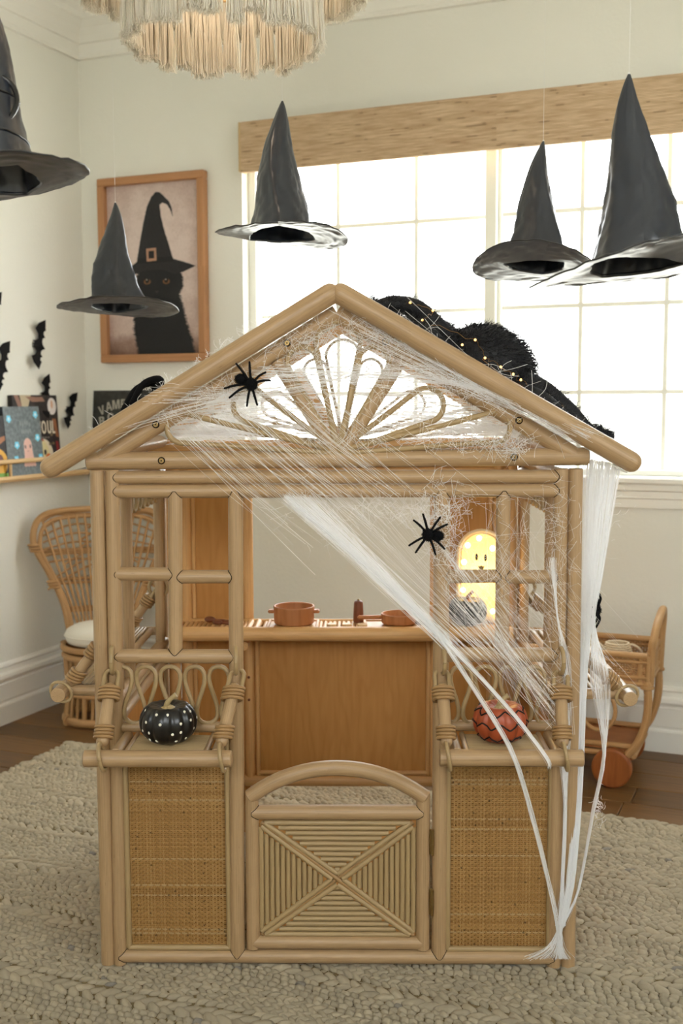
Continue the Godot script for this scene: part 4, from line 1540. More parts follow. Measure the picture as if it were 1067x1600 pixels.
	felt_spider("small fuzzy black spider behind the cobweb outside the right corner post", V(0.532, 0.745, -0.03), V(0, 0, 0), V(0.002, 0.016, -0.004),
		[V(-0.02, 0.036, 0), V(0.004, 0.04, 0), V(0.0, -0.036, 0), V(-0.024, -0.03, 0), V(-0.034, 0.012, 0), V(-0.034, -0.01, 0), V(0.006, 0.018, -0.03), V(0.006, -0.018, -0.03)], Basis(Vector3.UP, 1.0), 0.011)


func ghost_lamp() -> void:
	var t := thing("ghost_lamp", "glowing warm white ghost lamp with a smiling face on the back counter", "lamp", house_frame * Transform3D(Basis.IDENTITY, V(0.3565, 0.6095, -0.603)))
	var out := PackedVector2Array()
	var inn := PackedVector2Array()
	var w := 0.0585
	var h := 0.236
	for pass_ in 2:
		var g: float = 0.0 if pass_ == 0 else 0.0085
		var p := PackedVector2Array()
		p.push_back(Vector2(w - g, 0.004 + g))
		for i in 17:
			var a := PI * i / 16.0
			p.push_back(Vector2(cos(a) * (w - g), h - w + sin(a) * (w - g)))
		p.push_back(Vector2(-w + g, 0.004 + g))
		for i in range(1, 8):
			var f := i / 8.0
			p.push_back(Vector2(lerpf(-w + g, w - g, f), 0.004 + g + 0.006 * sin(f * TAU * 2.0)))
		if pass_ == 0: out = p
		else: inn = p
	var shell := mat("ghost shell", rgb(240, 226, 196), 0.45)
	shell.backlight_enabled = true
	shell.backlight = Color(0.8, 0.75, 0.6)
	var face := mat("ghost lamp face", rgb(250, 232, 180), 0.5)
	face.emission_enabled = true
	face.emission = rgb(255, 205, 96)
	face.emission_energy_multiplier = 0.65
	var bulb := mat("ghost lamp bulb", rgb(255, 244, 210), 0.4)
	bulb.emission_enabled = true
	bulb.emission = rgb(255, 226, 150)
	bulb.emission_energy_multiplier = 4.5
	var s := Shape.new()
	s.plate(out, 0.03)
	obj("shell", s, shell, t)
	s = Shape.new()
	var rim := PackedVector3Array()
	for p in out: rim.push_back(V(p.x, p.y, 0.019))
	rim.push_back(rim[0])
	s.tube(rim, 0.0048, 8, 0)
	obj("rim", s, shell, t)
	s = Shape.new()
	s.plate(inn, 0.002, Transform3D(Basis.IDENTITY, V(0, 0, 0.0165)))
	obj("face", s, face, t)
	for p in [Vector2(-0.035, 0.198), Vector2(-0.006, 0.216), Vector2(0.028, 0.190), Vector2(-0.044, 0.155), Vector2(0.044, 0.135), Vector2(-0.046, 0.083), Vector2(0.044, 0.07), Vector2(-0.03, 0.03), Vector2(0.03, 0.028)]:
		s = Shape.new()
		s.ball(V(p.x, p.y, 0.018), V(0.0075, 0.0075, 0.003), 8, 14)
		obj("light_bulb", s, bulb, t)
	for x in [-0.012, 0.0105]:
		s = Shape.new()
		s.ball(V(x, 0.168 - (0.002 if x > 0 else 0.0), 0.0178), V(0.0036, 0.0092, 0.0012), 8, 14)
		obj("eye", s, M["black paint"], t)
	s = Shape.new()
	s.plate(PackedVector2Array([Vector2(-0.0085, 0.146), Vector2(-0.0045, 0.1435), Vector2(0.0, 0.1465), Vector2(0.0045, 0.1435), Vector2(0.0085, 0.146), Vector2(0.005, 0.136), Vector2(0.0, 0.132), Vector2(-0.005, 0.136)]), 0.001, Transform3D(Basis.IDENTITY, V(0, 0, 0.0182)))
	obj("mouth", s, M["black paint"], t)
	var l := OmniLight3D.new()
	l.name = "ghost_glow"
	l.light_color = rgb(255, 206, 120)
	l.light_energy = 0.014
	l.light_size = 0.04
	l.omni_range = 6.0
	l.omni_attenuation = 2.0
	l.shadow_enabled = true
	l.position = V(0, 0.12, 0.05)
	t.add_child(l)


# ---------------------------------------------------------------- cobwebs
func strand(s: Shape, pts: Array, r: float, jit := 0.0, n := 5) -> void:
	var pp := PackedVector3Array()
	var off := V(rng.randfn(), rng.randfn(), rng.randfn() * 0.4) * jit
	var k := pts.size() - 1
	for i in k:
		for q in n:
			var f := float(q) / n
			var p0: Vector3 = pts[maxi(i - 1, 0)]
			var p3: Vector3 = pts[mini(i + 2, k)]
			var p: Vector3 = pts[i].cubic_interpolate(pts[i + 1], p0, p3, f)
			pp.push_back(p + off + V(rng.randfn(), rng.randfn(), 0.3 * rng.randfn()) * jit * 0.12)
	pp.push_back(pts[k] + off)
	s.fibre(pp, r * 1.2, V(rng.randfn() * 0.7, rng.randfn() * 0.7, 1.0))


func tuft(s: Shape, c: Vector3, spread: Vector3, count: int, lmin: float, lmax: float, r: float) -> void:
	for i in count:
		var p := c + V(rng.randfn(), rng.randfn(), rng.randfn()) * spread
		var a := rng.randf() * TAU
		var d := V(cos(a), sin(a), rng.randfn() * 0.25)
		var l := rng.randf_range(lmin, lmax)
		var side := V(-d.y, d.x, rng.randfn() * 0.4) * l * rng.randf_range(-0.25, 0.25)
		strand(s, [p - d * l / 2, p + side, p + d * l / 2], r, 0.0008, 3)


func web(s: Shape, label: String) -> void:
	var o := obj("cobweb", s, M["web cotton"])
	o.transform = house_frame
	tag(o, label, "cobweb")
	stuff(o)


func pick(path: Array, f: float) -> Vector3:
	var q := clampf(f, 0, 1) * (path.size() - 1)
	var i := mini(int(q), path.size() - 2)
	return path[i].lerp(path[i + 1], q - i)


func webs() -> void:
	var W := 0.00028
	# 1. the web drawn from the gable across the doorway to the right corner
	var s := Shape.new()
	var ends := [V(0.225, 0.683, 0.03), V(0.274, 0.648, 0.03), V(0.351, 0.622, 0.025), V(0.40, 0.59, 0.022), V(0.447, 0.555, 0.020), V(0.455, 0.584, 0.018), V(0.455, 0.69, 0.018)]
	for i in 110:
		var f := pow(rng.randf(), 1.5)
		var a := V(lerpf(-0.10, 0.20, f) + rng.randfn() * 0.008, 0.984 + rng.randfn() * 0.006, 0.016)
		var b := pick(ends, f * 0.92 + rng.randfn() * 0.03) + V(rng.randfn(), rng.randfn(), 0) * 0.012
		strand(s, [a, a.lerp(b, 0.5) + V(rng.randfn() * 0.004, -0.004 + rng.randfn() * 0.004, 0.006), b], W * rng.randf_range(0.7, 1.5) * (1.0 if f < 0.3 else 0.42), 0.0006, 4)
	var A := [V(-0.098, 0.982, 0.017), V(0.046, 0.858, 0.026), V(0.184, 0.728, 0.030), V(0.225, 0.686, 0.034)]
	for i in 80:
		strand(s, A, W * rng.randf_range(0.8, 1.7), 0.0022 + 0.003 * rng.randf(), 5)
	for i in 70:
		var o := V(rng.randf_range(0.0, 0.05), rng.randf_range(-0.002, 0.004), 0)
		strand(s, [A[0] + o, A[1] + o * 0.6, A[2] + o * 0.2, A[3]], W * rng.randf_range(0.7, 1.4), 0.002, 5)
	# the tail that runs before the orange pumpkin and down to the knot, and the one caught on the shelf rail
	var T1 := [V(0.205, 0.708, 0.032), V(0.248, 0.644, 0.060), V(0.311, 0.553, 0.135), V(0.346, 0.484, 0.150), V(0.383, 0.369, 0.110), V(0.436, 0.173, 0.050), V(0.459, 0.065, 0.025)]
	for i in 34:
		strand(s, T1, W * rng.randf_range(0.6, 1.4), 0.0019, 5)
	var T2 := [V(0.190, 0.722, 0.030), V(0.224, 0.691, 0.040), V(0.332, 0.584, 0.112), V(0.402, 0.497, 0.149), V(0.412, 0.470, 0.140)]
	for i in 34:
		strand(s, T2, W * rng.randf_range(0.6, 1.4), 0.0019, 5)
	for i in 26:
		var b := V(0.447 + rng.randfn() * 0.006, 0.545 + rng.randfn() * 0.02, 0.06)
		var a := V(0.21 + 0.06 * rng.randf(), 0.80 + rng.randfn() * 0.03, 0.022)
		strand(s, [a, a.lerp(b, 0.5), b], W * rng.randf_range(0.7, 1.5), 0.001, 4)
	# from the spider to the right window
	for i in 20:
		var b := V(rng.randf_range(0.36, 0.455), rng.randf_range(0.52, 0.66), 0.025)
		var a := V(0.205 + rng.randfn() * 0.004, 0.895 + rng.randfn() * 0.004, 0.036)
		strand(s, [a, V(0.285, 0.805, 0.028).lerp(a.lerp(b, 0.4), 0.6) + V(rng.randfn(), rng.randfn(), 0) * 0.006, b], W * rng.randf_range(0.4, 0.9), 0.0012, 4)
	# long pulls down from the gable over the beam and rails
	for i in 105:
		var f := rng.randf()
		var a := V(lerpf(-0.33, -0.03, f) + rng.randfn() * 0.015, lerpf(1.135, 1.20, f) + rng.randfn() * 0.02, 0.024)
		var l := rng.randf_range(0.55, 1.1)
		var b := a + V(0.27 + rng.randfn() * 0.015, -0.235 + rng.randfn() * 0.02, -0.002) * l
		strand(s, [a, a.lerp(b, 0.5) + V(0, -0.006, 0.004), b], W * rng.randf_range(0.7, 1.4), 0.0008, 4)
	for q in [[V(0.14, 0.955, 0.022), V(0.05, 0.02, 0.006), 90], [V(0.20, 0.93, 0.02), V(0.015, 0.045, 0.006), 110], [V(0.03, 0.955, 0.02), V(0.06, 0.012, 0.004), 40], [V(-0.07, 0.965, 0.02), V(0.02, 0.01, 0.004), 16], [V(0.0, 0.905, 0.02), V(0.03, 0.02, 0.004), 14], [V(0.23, 0.88, 0.022), V(0.015, 0.06, 0.006), 60]]:
		tuft(s, q[0], q[1], q[2], 0.015, 0.06, W * 1.1)
	web(s, "white stretched cobweb drawn from the gable across the doorway to the right shelf")
	# 2. fluff over the gable
	s = Shape.new()
	var hz := [V(-0.450, 1.112, 0.058), V(-0.243, 1.172, 0.036), V(-0.117, 1.188, 0.034), V(0.046, 1.221, 0.030)]
	for i in 26:
		var cut := rng.randf()
		strand(s, [hz[0].lerp(hz[1], cut), hz[1].lerp(hz[2], cut * 0.6), hz[2], hz[3]], W * rng.randf_range(0.5, 1.1), 0.0045, 5)
	for i in 26:
		strand(s, [V(-0.37 + rng.randf() * 0.08, 1.165 + rng.randf() * 0.03, 0.058), V(-0.23, 1.185, 0.036), V(-0.15, 1.20, 0.04)], W, 0.006, 5)
	for i in 60:
		var a := V(-0.13 + rng.randfn() * 0.02, 1.226 + rng.randfn() * 0.008, 0.03)
		var b := V(0.17 + rng.randfn() * 0.05, 1.222 + rng.randfn() * 0.014, 0.026)
		strand(s, [a, a.lerp(b, 0.5) + V(0, 0.004, 0), b], W * rng.randf_range(0.6, 1.3), 0.002, 4)
	for i in 70:
		var a := V(0.06 + rng.randfn() * 0.05, 1.315 + rng.randfn() * 0.03, 0.03)
		var b := V(rng.randf_range(0.2, 0.5), 0, 0.05)
		b.y = 1.30 - b.x * 0.40 + rng.randfn() * 0.01
		strand(s, [a, a.lerp(b, 0.5), b], W * rng.randf_range(0.6, 1.2), 0.002, 4)
	for i in 40:
		var a := V(0.13 + rng.randfn() * 0.02, 1.225 + rng.randfn() * 0.01, 0.026)
		var b := V(0.48 + rng.randfn() * 0.02, 1.106 + rng.randfn() * 0.008, 0.056)
		strand(s, [a, V(0.30, 1.19, 0.035), b], W * rng.randf_range(0.6, 1.2), 0.002, 4)
	for q in [[V(-0.06, 1.275, 0.016), V(0.05, 0.028, 0.012), 190], [V(0.09, 1.28, 0.016), V(0.05, 0.03, 0.012), 210], [V(0.02, 1.31, 0.018), V(0.05, 0.02, 0.01), 120], [V(0.25, 1.195, 0.016), V(0.055, 0.022, 0.012), 170], [V(0.27, 1.098, 0.016), V(0.07, 0.014, 0.01), 190], [V(-0.2, 1.19, 0.02), V(0.05, 0.015, 0.01), 120], [V(0.05, 1.10, 0.016), V(0.03, 0.012, 0.01), 50], [V(-0.03, 1.16, 0.016), V(0.02, 0.05, 0.01), 70], [V(0.08, 1.17, 0.016), V(0.02, 0.04, 0.01), 50], [V(-0.29, 1.15, 0.022), V(0.05, 0.02, 0.01), 60], [V(0.345, 1.085, 0.02), V(0.02, 0.012, 0.006), 60]]:
		tuft(s, q[0], q[1], q[2], 0.012, 0.07, W)
	web(s, "white cobweb fluff tangled over the sunburst cane of the front gable")
	# cotton stretched across the inside of the roof, between the two gables
	s = Shape.new()
	for i in 520:
		var x := rng.randf_range(-0.44, 0.44)
		var top := 1.3715 - absf(x) * 0.595 - 0.02
		var y := lerpf(1.085, top, rng.randf())
		var dx := rng.randf_range(0.10, 0.24)
		var zz := -0.62 + rng.randfn() * 0.008
		if absf(x) < 0.16 and rng.randf() < 0.75: continue
		strand(s, [V(x - dx, y + rng.randfn() * 0.012 - (0.02 if x < 0 else 0.0), zz), V(x, y, zz + 0.01), V(x + dx, y + rng.randfn() * 0.012 - (0.02 if x > 0 else 0.0), zz)], W * 2.6, 0.001, 4)
	web(s, "white cotton web stretched inside the roof behind the front gable")
	# 3. tangle over the right window
	s = Shape.new()
	for i in 70:
		var a := V(rng.randf_range(0.215, 0.455), rng.randf_range(0.62, 0.99), 0.018)
		var b := V(rng.randf_range(0.215, 0.455), rng.randf_range(0.62, 0.99), 0.018)
		if a.distance_to(b) > 0.16: b = a + (b - a).normalized() * 0.16
		strand(s, [a, a.lerp(b, 0.5) + V(rng.randfn(), rng.randfn(), 0) * 0.005, b], W * rng.randf_range(0.5, 1.0), 0.001, 4)
	for i in 70:
		var f := rng.randf()
		var a := V(lerpf(0.22, 0.42, f) + rng.randfn() * 0.02, rng.randf_range(0.76, 0.90), 0.02)
		var b := a + V(0.15, -0.17, 0) * rng.randf_range(0.5, 1.25) + V(rng.randfn(), rng.randfn(), 0) * 0.012
		strand(s, [a, a.lerp(b, 0.5), b], W * rng.randf_range(0.4, 0.8), 0.001, 3)
	for q in [[V(0.435, 0.90, 0.018), V(0.012, 0.06, 0.006), 70], [V(0.25, 0.965, 0.018), V(0.018, 0.016, 0.006), 36], [V(0.37, 0.92, 0.018), V(0.03, 0.04, 0.006), 20], [V(0.445, 0.72, 0.018), V(0.010, 0.08, 0.006), 40], [V(0.465, 0.85, 0.018), V(0.012, 0.10, 0.006), 34], [V(0.44, 0.58, 0.03), V(0.012, 0.03, 0.01), 30]]:
		tuft(s, q[0], q[1], q[2], 0.015, 0.06, W * 0.7)
	for i in 26:
		strand(s, [V(0.432 + rng.randfn() * 0.004, 0.86, 0.018), V(0.444, 0.74, 0.02), V(0.462 + rng.randfn() * 0.006, 0.64, 0.02), V(0.47 + rng.randfn() * 0.006, 0.5, 0.02)], W * rng.randf_range(0.7, 1.3), 0.001, 5)
	web(s, "fine white cobweb tangled over the right window frame")
	# 4. the sheet down the right corner
	s = Shape.new()
	for i in 260:
		var u := rng.randf()
		var zz := -0.004 + rng.randfn() * 0.006
		var path := [V(lerpf(0.500, 0.570, u), 1.045 + (1.0 - u) * 0.01, zz), V(lerpf(0.4985, 0.537, u), 0.82, zz), V(lerpf(0.4985, 0.524, u), 0.72, zz)]
		if u > 0.72:
			path.append_array([V(lerpf(0.52, 0.560, (u - 0.72) / 0.28), 0.596, zz - 0.01), V(0.548, 0.45, zz), V(0.528, 0.33, zz), V(0.498, 0.17, 0.012), V(0.462 + rng.randfn() * 0.003, 0.095, 0.020)])
		else:
			path.append_array([V(lerpf(0.494, 0.512, u), 0.58, 0.002), V(lerpf(0.487, 0.505, u), 0.36, 0.010), V(lerpf(0.472, 0.49, u), 0.18, 0.020), V(0.462 + rng.randfn() * 0.003, 0.095, 0.022)])
		strand(s, path, W * rng.randf_range(0.8, 1.7), 0.0012, 4)
	for i in 70:
		strand(s, [V(0.462 + rng.randfn() * 0.006, 0.50 + rng.randfn() * 0.05, 0.02), V(0.466, 0.33, 0.022), V(0.463, 0.2, 0.022), V(0.460 + rng.randfn() * 0.003, 0.095, 0.022)], W * rng.randf_range(0.8, 1.5), 0.0016, 4)
	for i in 150:
		var b := V(0.465 + rng.randfn() * 0.008, 0.024, 0.02) if rng.randf() < 0.62 else V(rng.randf_range(0.38, 0.45), 0.02 + rng.randf() * 0.01, 0.02)
		strand(s, [V(0.461 + rng.randfn() * 0.002, 0.10, 0.023), V(0.457, 0.065, 0.026).lerp(b, 0.35), b], W * rng.randf_range(0.8, 1.5), 0.0015, 4)
	tuft(s, V(0.537, 0.33, 0.0), V(0.006, 0.03, 0.006), 50, 0.006, 0.02, W)
	tuft(s, V(0.545, 0.95, 0.0), V(0.02, 0.04, 0.006), 30, 0.006, 0.03, W)
	web(s, "white cobweb sheet hanging from the right roof corner down the corner post")
	# 5. cotton on the roof
	s = Shape.new()
	for i in 2600:
		var x := -rng.randf_range(0.03, 0.50)
		var z := rng.randf_range(-0.35, 0.034)
		var dens := 0.35 + 0.65 * clampf(1.0 - absf(x + 0.2) / 0.14, 0, 1)
		if x < -0.36: dens *= 0.35
		if rng.randf() > dens: continue
		var y := 1.3795 + (x + 0.009) * 0.604 + 0.014
		if z > 0.0: y += 0.010
		var p := V(x, y + rng.randf() * 0.006, z)
		var a := rng.randf() * TAU
		var d := V(cos(a), absf(sin(a)) * 0.6 + 0.1, rng.randfn() * 0.5).normalized()
		var l := rng.randf_range(0.006, 0.022)
		strand(s, [p, p + d * l * 0.5 + V(rng.randfn(), rng.randfn(), rng.randfn()) * 0.003, p + d * l], W * 1.2, 0.0005, 2)
	for i in 200:
		var x := rng.randf_range(0.04, 0.5)
		var z := rng.randf_range(-0.3, 0.02)
		if x < 0.16 or x > 0.24 and x < 0.38:
			if rng.randf() < 0.55: continue
		var p := V(x, 1.3795 - (x - 0.0125) * 0.575 + 0.018 + rng.randf() * 0.006, z)
		var a := rng.randf() * TAU
		var d := V(cos(a), absf(sin(a)) * 0.5, rng.randfn() * 0.5).normalized()
		strand(s, [p, p + d * 0.008 + V(rng.randfn(), rng.randfn(), rng.randfn()) * 0.003, p + d * rng.randf_range(0.008, 0.022)], W * 0.6, 0.0005, 2)
	web(s, "white cotton cobweb fluff lying along the roof slopes")


# ---------------------------------------------------------------- peacock chair
func chair() -> void:
	var t := thing("peacock_chair", "child's rattan peacock chair with flared lattice back in the left corner", "chair", Transform3D(Basis(Vector3.UP, 0.56), V(-1.545, FLOOR, -1.395)))
	var m := "old rattan"
	# drum base
	for q in [[0.018, 0.137, 0.016], [0.115, 0.128, 0.009], [0.255, 0.135, 0.013], [0.285, 0.14, 0.012]]:
		curve(t, "base_ring", ring_pts(V(0, q[0], 0), Vector3.RIGHT, Vector3.BACK, q[1], q[1], 40), q[2], m, 10, 0)
	for k in 26:
		var a := TAU * k / 26.0
		curve(t, "base_stick", PackedVector3Array([V(sin(a) * 0.137, 0.018, cos(a) * 0.137), V(sin(a) * 0.126, 0.12, cos(a) * 0.126), V(sin(a) * 0.133, 0.262, cos(a) * 0.133)]), 0.0065 if k % 4 else 0.010, m, 7)
	for k in 4:
		var a := TAU * k / 4.0 + 0.5
		curve(t, "base_binding", ring_pts(V(sin(a) * 0.137, 0.018, cos(a) * 0.137), Vector3.UP, V(sin(a), 0, cos(a)), 0.020, 0.020, 12), 0.006, m, 6, 0)
	var s := Shape.new()
	s.tube(PackedVector3Array([V(0, 0.272, 0), V(0, 0.29, 0)]), 0.134, 36)
	obj("seat", s, M["cane backing"], t)
	# flared back: outline from the seat, out to the wings and across the top
	var half := [Vector2(0.128, 0.235), Vector2(0.126, 0.33), Vector2(0.145, 0.43), Vector2(0.19, 0.535), Vector2(0.238, 0.63), Vector2(0.249, 0.68), Vector2(0.236, 0.735), Vector2(0.20, 0.765), Vector2(0.14, 0.775), Vector2(0.06, 0.778), Vector2(0.0, 0.779)]
	var bend := func(p: Vector2, g: float) -> Vector3:
		# the back leans away and curves round the sitter
		return V(p.x * g, p.y if g == 1.0 else 0.24 + (p.y - 0.24) * (g * 0.5 + 0.5), -0.095 - (p.y - 0.24) * 0.16 + p.x * p.x * 0.9 - 0.012 * absf(p.x))
	for g in [1.0, 0.905]:
		var pts := PackedVector3Array()
		for i in half.size(): pts.push_back(bend.call(half[i], g))
		for i in range(half.size() - 2, -1, -1): pts.push_back(bend.call(Vector2(-half[i].x, half[i].y), g))
		var c3 := []
		for p in pts: c3.push_back(p)
		s = Shape.new()
		s.uo = rng.randf()
		var rr := []
		for i in c3.size(): rr.push_back(0.0125 if g == 1.0 else 0.0085)
		chain(s, c3, rr, 9)
		obj("back_frame", s, M[m], t)
	var width := func(y: float) -> float:
		for i in half.size() - 1:
			if half[i].y <= y and half[i + 1].y >= y:
				return lerpf(half[i].x, half[i + 1].x, (y - half[i].y) / maxf(half[i + 1].y - half[i].y, 0.001))
		return 0.1
	# ribs fan out from the seat
	for k in 15:
		var f := (k - 7) / 7.3
		var pts := PackedVector3Array()
		for i in 13:
			var q := i / 12.0
			var top := 0.772 - 0.03 * absf(f)
			var y := lerpf(0.30, top, q)
			var spread := lerpf(0.085, 0.225, pow(q, 1.5)) + 0.02 * sin(q * PI)
			pts.push_back(bend.call(Vector2(f * spread, y), 1.0) + V(0, 0, 0.004))
		curve(t, "back_rib", pts, 0.0052, m, 7)
	# curving lattice strands cross the upper back
	for k in 7:
		for sx in [-1.0, 1.0]:
			var pts := PackedVector3Array()
			for i in 11:
				var q := i / 10.0
				var x: float = sx * lerpf(0.215, -0.20 + 0.03 * k, q)
				var y := lerpf(0.60 + 0.026 * k - 0.02, 0.48 + 0.045 * k, q) + 0.05 * sin(q * PI)
				if y > 0.76: y = 0.76
				pts.push_back(bend.call(Vector2(x, y), 1.0) - V(0, 0, 0.005))
			curve(t, "lattice_strand", pts, 0.0042, m, 6)
	for q in [[0.625, 0.224, 0.0075], [0.612, 0.22, 0.006], [0.515, 0.172, 0.0075], [0.50, 0.166, 0.006], [0.405, 0.13, 0.0075], [0.394, 0.127, 0.006]]:
		var pts := PackedVector3Array()
		for i in 11:
			pts.push_back(bend.call(Vector2(q[1] * (i / 5.0 - 1.0), q[0]), 1.0) - V(0, 0, 0.010))
		curve(t, "crossbar", pts, q[2], m, 7)
	for q in [0.64, 0.50, 0.27]:
		for sx in [-1.0, 1.0]:
			var c: Vector3 = bend.call(Vector2(sx * width.call(q), q), 1.0)
			for k in 3:
				curve(t, "binding", ring_pts(c + V(sx * 0.004 * k, 0.011 * (k - 1), 0), Vector3.RIGHT, Vector3.BACK, 0.018, 0.016, 12), 0.0055, m, 6, 0)
	var cu := thing("seat_cushion", "round cream seat cushion lying in the peacock chair", "cushion", Transform3D(Basis(Vector3.UP, 0.56), V(-1.545, FLOOR, -1.395)) * Transform3D(Basis.IDENTITY, V(0, 0.293, 0.012)))
	s = Shape.new()
	s.lathe(PackedVector2Array([Vector2(0, 0), Vector2(0.10, 0.0), Vector2(0.124, 0.010), Vector2(0.130, 0.024), Vector2(0.132, 0.040), Vector2(0.126, 0.056), Vector2(0.10, 0.070), Vector2(0.06, 0.077), Vector2(0, 0.080)]), 40)
	obj("pad", s, M["cushion cloth"], cu)
	s = Shape.new()
	s.tube(ring_pts(V(0, 0.038, 0), Vector3.RIGHT, Vector3.BACK, 0.1325, 0.1325, 40), 0.0035, 6, 0)
	obj("piping", s, M["cushion cloth"], cu)


# ---------------------------------------------------------------- serving cart
func wicker(par: Node, nm: String, o: Vector3, u: Vector3, w: float, h: float, n: int) -> void:
	# a woven side: upright strands with rows wound in and out
	var s := Shape.new()
	var nz := u.cross(Vector3.UP)
	for k in n:
		var x := -w / 2 + w * (k + 0.5) / n
		s.tube(PackedVector3Array([o + u * x - Vector3.UP * h / 2, o + u * x + Vector3.UP * h / 2]), 0.0022, 5, 0)
	var rows := int(h / 0.0062)
	for j in rows:
		var y := -h / 2 + h * (j + 0.5) / rows
		var pts := PackedVector3Array()
		for k in n * 2 + 1:
			var x := -w / 2 + w * k / (n * 2.0)
			pts.push_back(o + u * x + Vector3.UP * y + nz * 0.0026 * (1.0 if (k / 2 + j) % 2 == 0 else -1.0) * (0.4 if k % 2 else 1.0))
		s.tube(pts, 0.0026, 5, 0)
	obj(nm, s, M["old rattan"], par)


func cart() -> void:
	var t := thing("serving_cart", "child's rattan tea cart with woven basket top and round wooden wheels under the window", "cart", Transform3D(Basis.IDENTITY, V(0, FLOOR, 0)))
	var m := "old rattan"
	var x0 := -0.02
	var x1 := 0.445
	var zf := -1.365
	var zb := -1.625
	var yb := 0.328
	var yt := 0.415
	for y in [yb, yt]:
		var r := 0.0105 if y == yt else 0.0085
		for q in [[V(x0, y, zf), V(x1, y, zf)], [V(x0, y, zb), V(x1, y, zb)], [V(x0, y, zf), V(x0, y, zb)], [V(x1, y, zf), V(x1, y, zb)]]:
			pole(t, "basket_rail", q[0], q[1], r, m, 1, 10)
	for q in [[V(x0, yt - 0.02, zf + 0.003), V(x1, yt - 0.02, zf + 0.003)], [V(x1 + 0.003, yt - 0.02, zf), V(x1 + 0.003, yt - 0.02, zb)], [V(x0, yb + 0.02, zf + 0.003), V(x1, yb + 0.02, zf + 0.003)], [V(x1 + 0.003, yb + 0.02, zf), V(x1 + 0.003, yb + 0.02, zb)], [V(x0, yt - 0.02, zb - 0.003), V(x1, yt - 0.02, zb - 0.003)]]:
		pole(t, "thin_rail", q[0], q[1], 0.0055, m, 1, 8)
	for x in [x0, x1, x1 - 0.022]:
		pole(t, "basket_post", V(x, yb, zf), V(x, yt, zf), 0.0075, m, 1, 9)
	for z in [zb, zb + 0.022, zf - 0.022]:
		pole(t, "basket_post", V(x1, yb, z), V(x1, yt, z), 0.0065, m, 1, 9)
	pole(t, "basket_post", V(x0, yb, zb), V(x0, yt, zb), 0.0075, m, 1, 9)
	wicker(t, "woven_side", V((x0 + x1) / 2, (yb + yt) / 2, zf), Vector3.RIGHT, x1 - x0, yt - yb - 0.02, 56)
	wicker(t, "woven_side", V((x0 + x1) / 2, (yb + yt) / 2, zb), Vector3.RIGHT, x1 - x0, yt - yb - 0.02, 56)
	wicker(t, "woven_side", V(x1, (yb + yt) / 2, (zf + zb) / 2), Vector3.BACK, zf - zb, yt - yb - 0.02, 32)
	wicker(t, "woven_side", V(x0, (yb + yt) / 2, (zf + zb) / 2), Vector3.BACK, zf - zb, yt - yb - 0.02, 32)
	var s := Shape.new()
	s.box(V((x0 + x1) / 2, yb + 0.004, (zf + zb) / 2), V(x1 - x0, 0.006, zf - zb))
	obj("basket_floor", s, M["play wood"], t)
	# push handle: an arch over the right end
	var hp := []
	for p in [V(x1 + 0.006, yb, zf - 0.012), V(x1 + 0.010, yt + 0.02, zf - 0.012), V(x1 + 0.014, 0.465, zf - 0.016), V(x1 + 0.018, 0.502, zf - 0.05), V(x1 + 0.020, 0.522, zf - 0.11), V(x1 + 0.020, 0.530, (zf + zb) / 2 - 0.03), V(x1 + 0.018, 0.524, zb + 0.05), V(x1 + 0.014, 0.49, zb + 0.016), V(x1 + 0.010, yt + 0.02, zb + 0.012), V(x1 + 0.006, yb, zb + 0.012)]:
		hp.push_back(p)
	s = Shape.new()
	var hr := []
	for i in hp.size(): hr.push_back(0.0125)
	chain(s, hp, hr, 11)
	obj("push_handle", s, M[m], t)
	# bowed legs, lower tray, wheels
	for z in [zf, zb]:
		for e in [[x1, 1.0], [x0, -1.0]]:
			s = Shape.new()
			var sx: float = e[1]
			var x: float = e[0]
			chain(s, [V(x, yb, z), V(x + sx * 0.004, 0.27, z), V(x - sx * 0.004, 0.20, z), V(x - sx * 0.03, 0.135, z), V(x - sx * 0.075, 0.085, z), V(x - sx * 0.12, 0.062, z)], [0.0125, 0.0125, 0.0125, 0.0125, 0.0125, 0.0115], 10)
			obj("bowed_leg", s, M[m], t)
			for k in 3:
				curve(t, "binding", ring_pts(V(x - sx * (0.062 + 0.009 * k), 0.098 - 0.0065 * k, z), V(sx * 0.55, 0.83, 0), Vector3.BACK, 0.0165, 0.0165, 12), 0.005, m, 6, 0)
			curve(t, "binding", ring_pts(V(x, yb - 0.008, z), Vector3.RIGHT, Vector3.BACK, 0.0155, 0.0155, 12), 0.0065, m, 6, 0)
	var ty := 0.128
	for q in [[V(x0 + 0.03, ty, zf - 0.01), V(x1 - 0.03, ty, zf - 0.01)], [V(x0 + 0.03, ty, zb + 0.01), V(x1 - 0.03, ty, zb + 0.01)], [V(x0 + 0.035, ty, zf), V(x0 + 0.035, ty, zb)], [V(x1 - 0.035, ty, zf), V(x1 - 0.035, ty, zb)]]:
		pole(t, "tray_rail", q[0], q[1], 0.009, m, 1, 9)
		pole(t, "tray_rail", q[0] - V(0, 0.028, 0), q[1] - V(0, 0.028, 0), 0.0085, m, 1, 9)
	s = Shape.new()
	s.box(V((x0 + x1) / 2, ty - 0.012, (zf + zb) / 2), V(x1 - x0 - 0.07, 0.006, zf - zb - 0.02))
	obj("tray_floor", s, M["play wood"], t)
	for q in [[V(0.30, 0.235, zf), 0.052], [V(0.12, 0.235, zf), 0.052]]:
		curve(t, "side_hoop", ring_pts(q[0], Vector3.RIGHT, Vector3.UP, q[1], 0.062, 26), 0.0065, m, 8, 0)
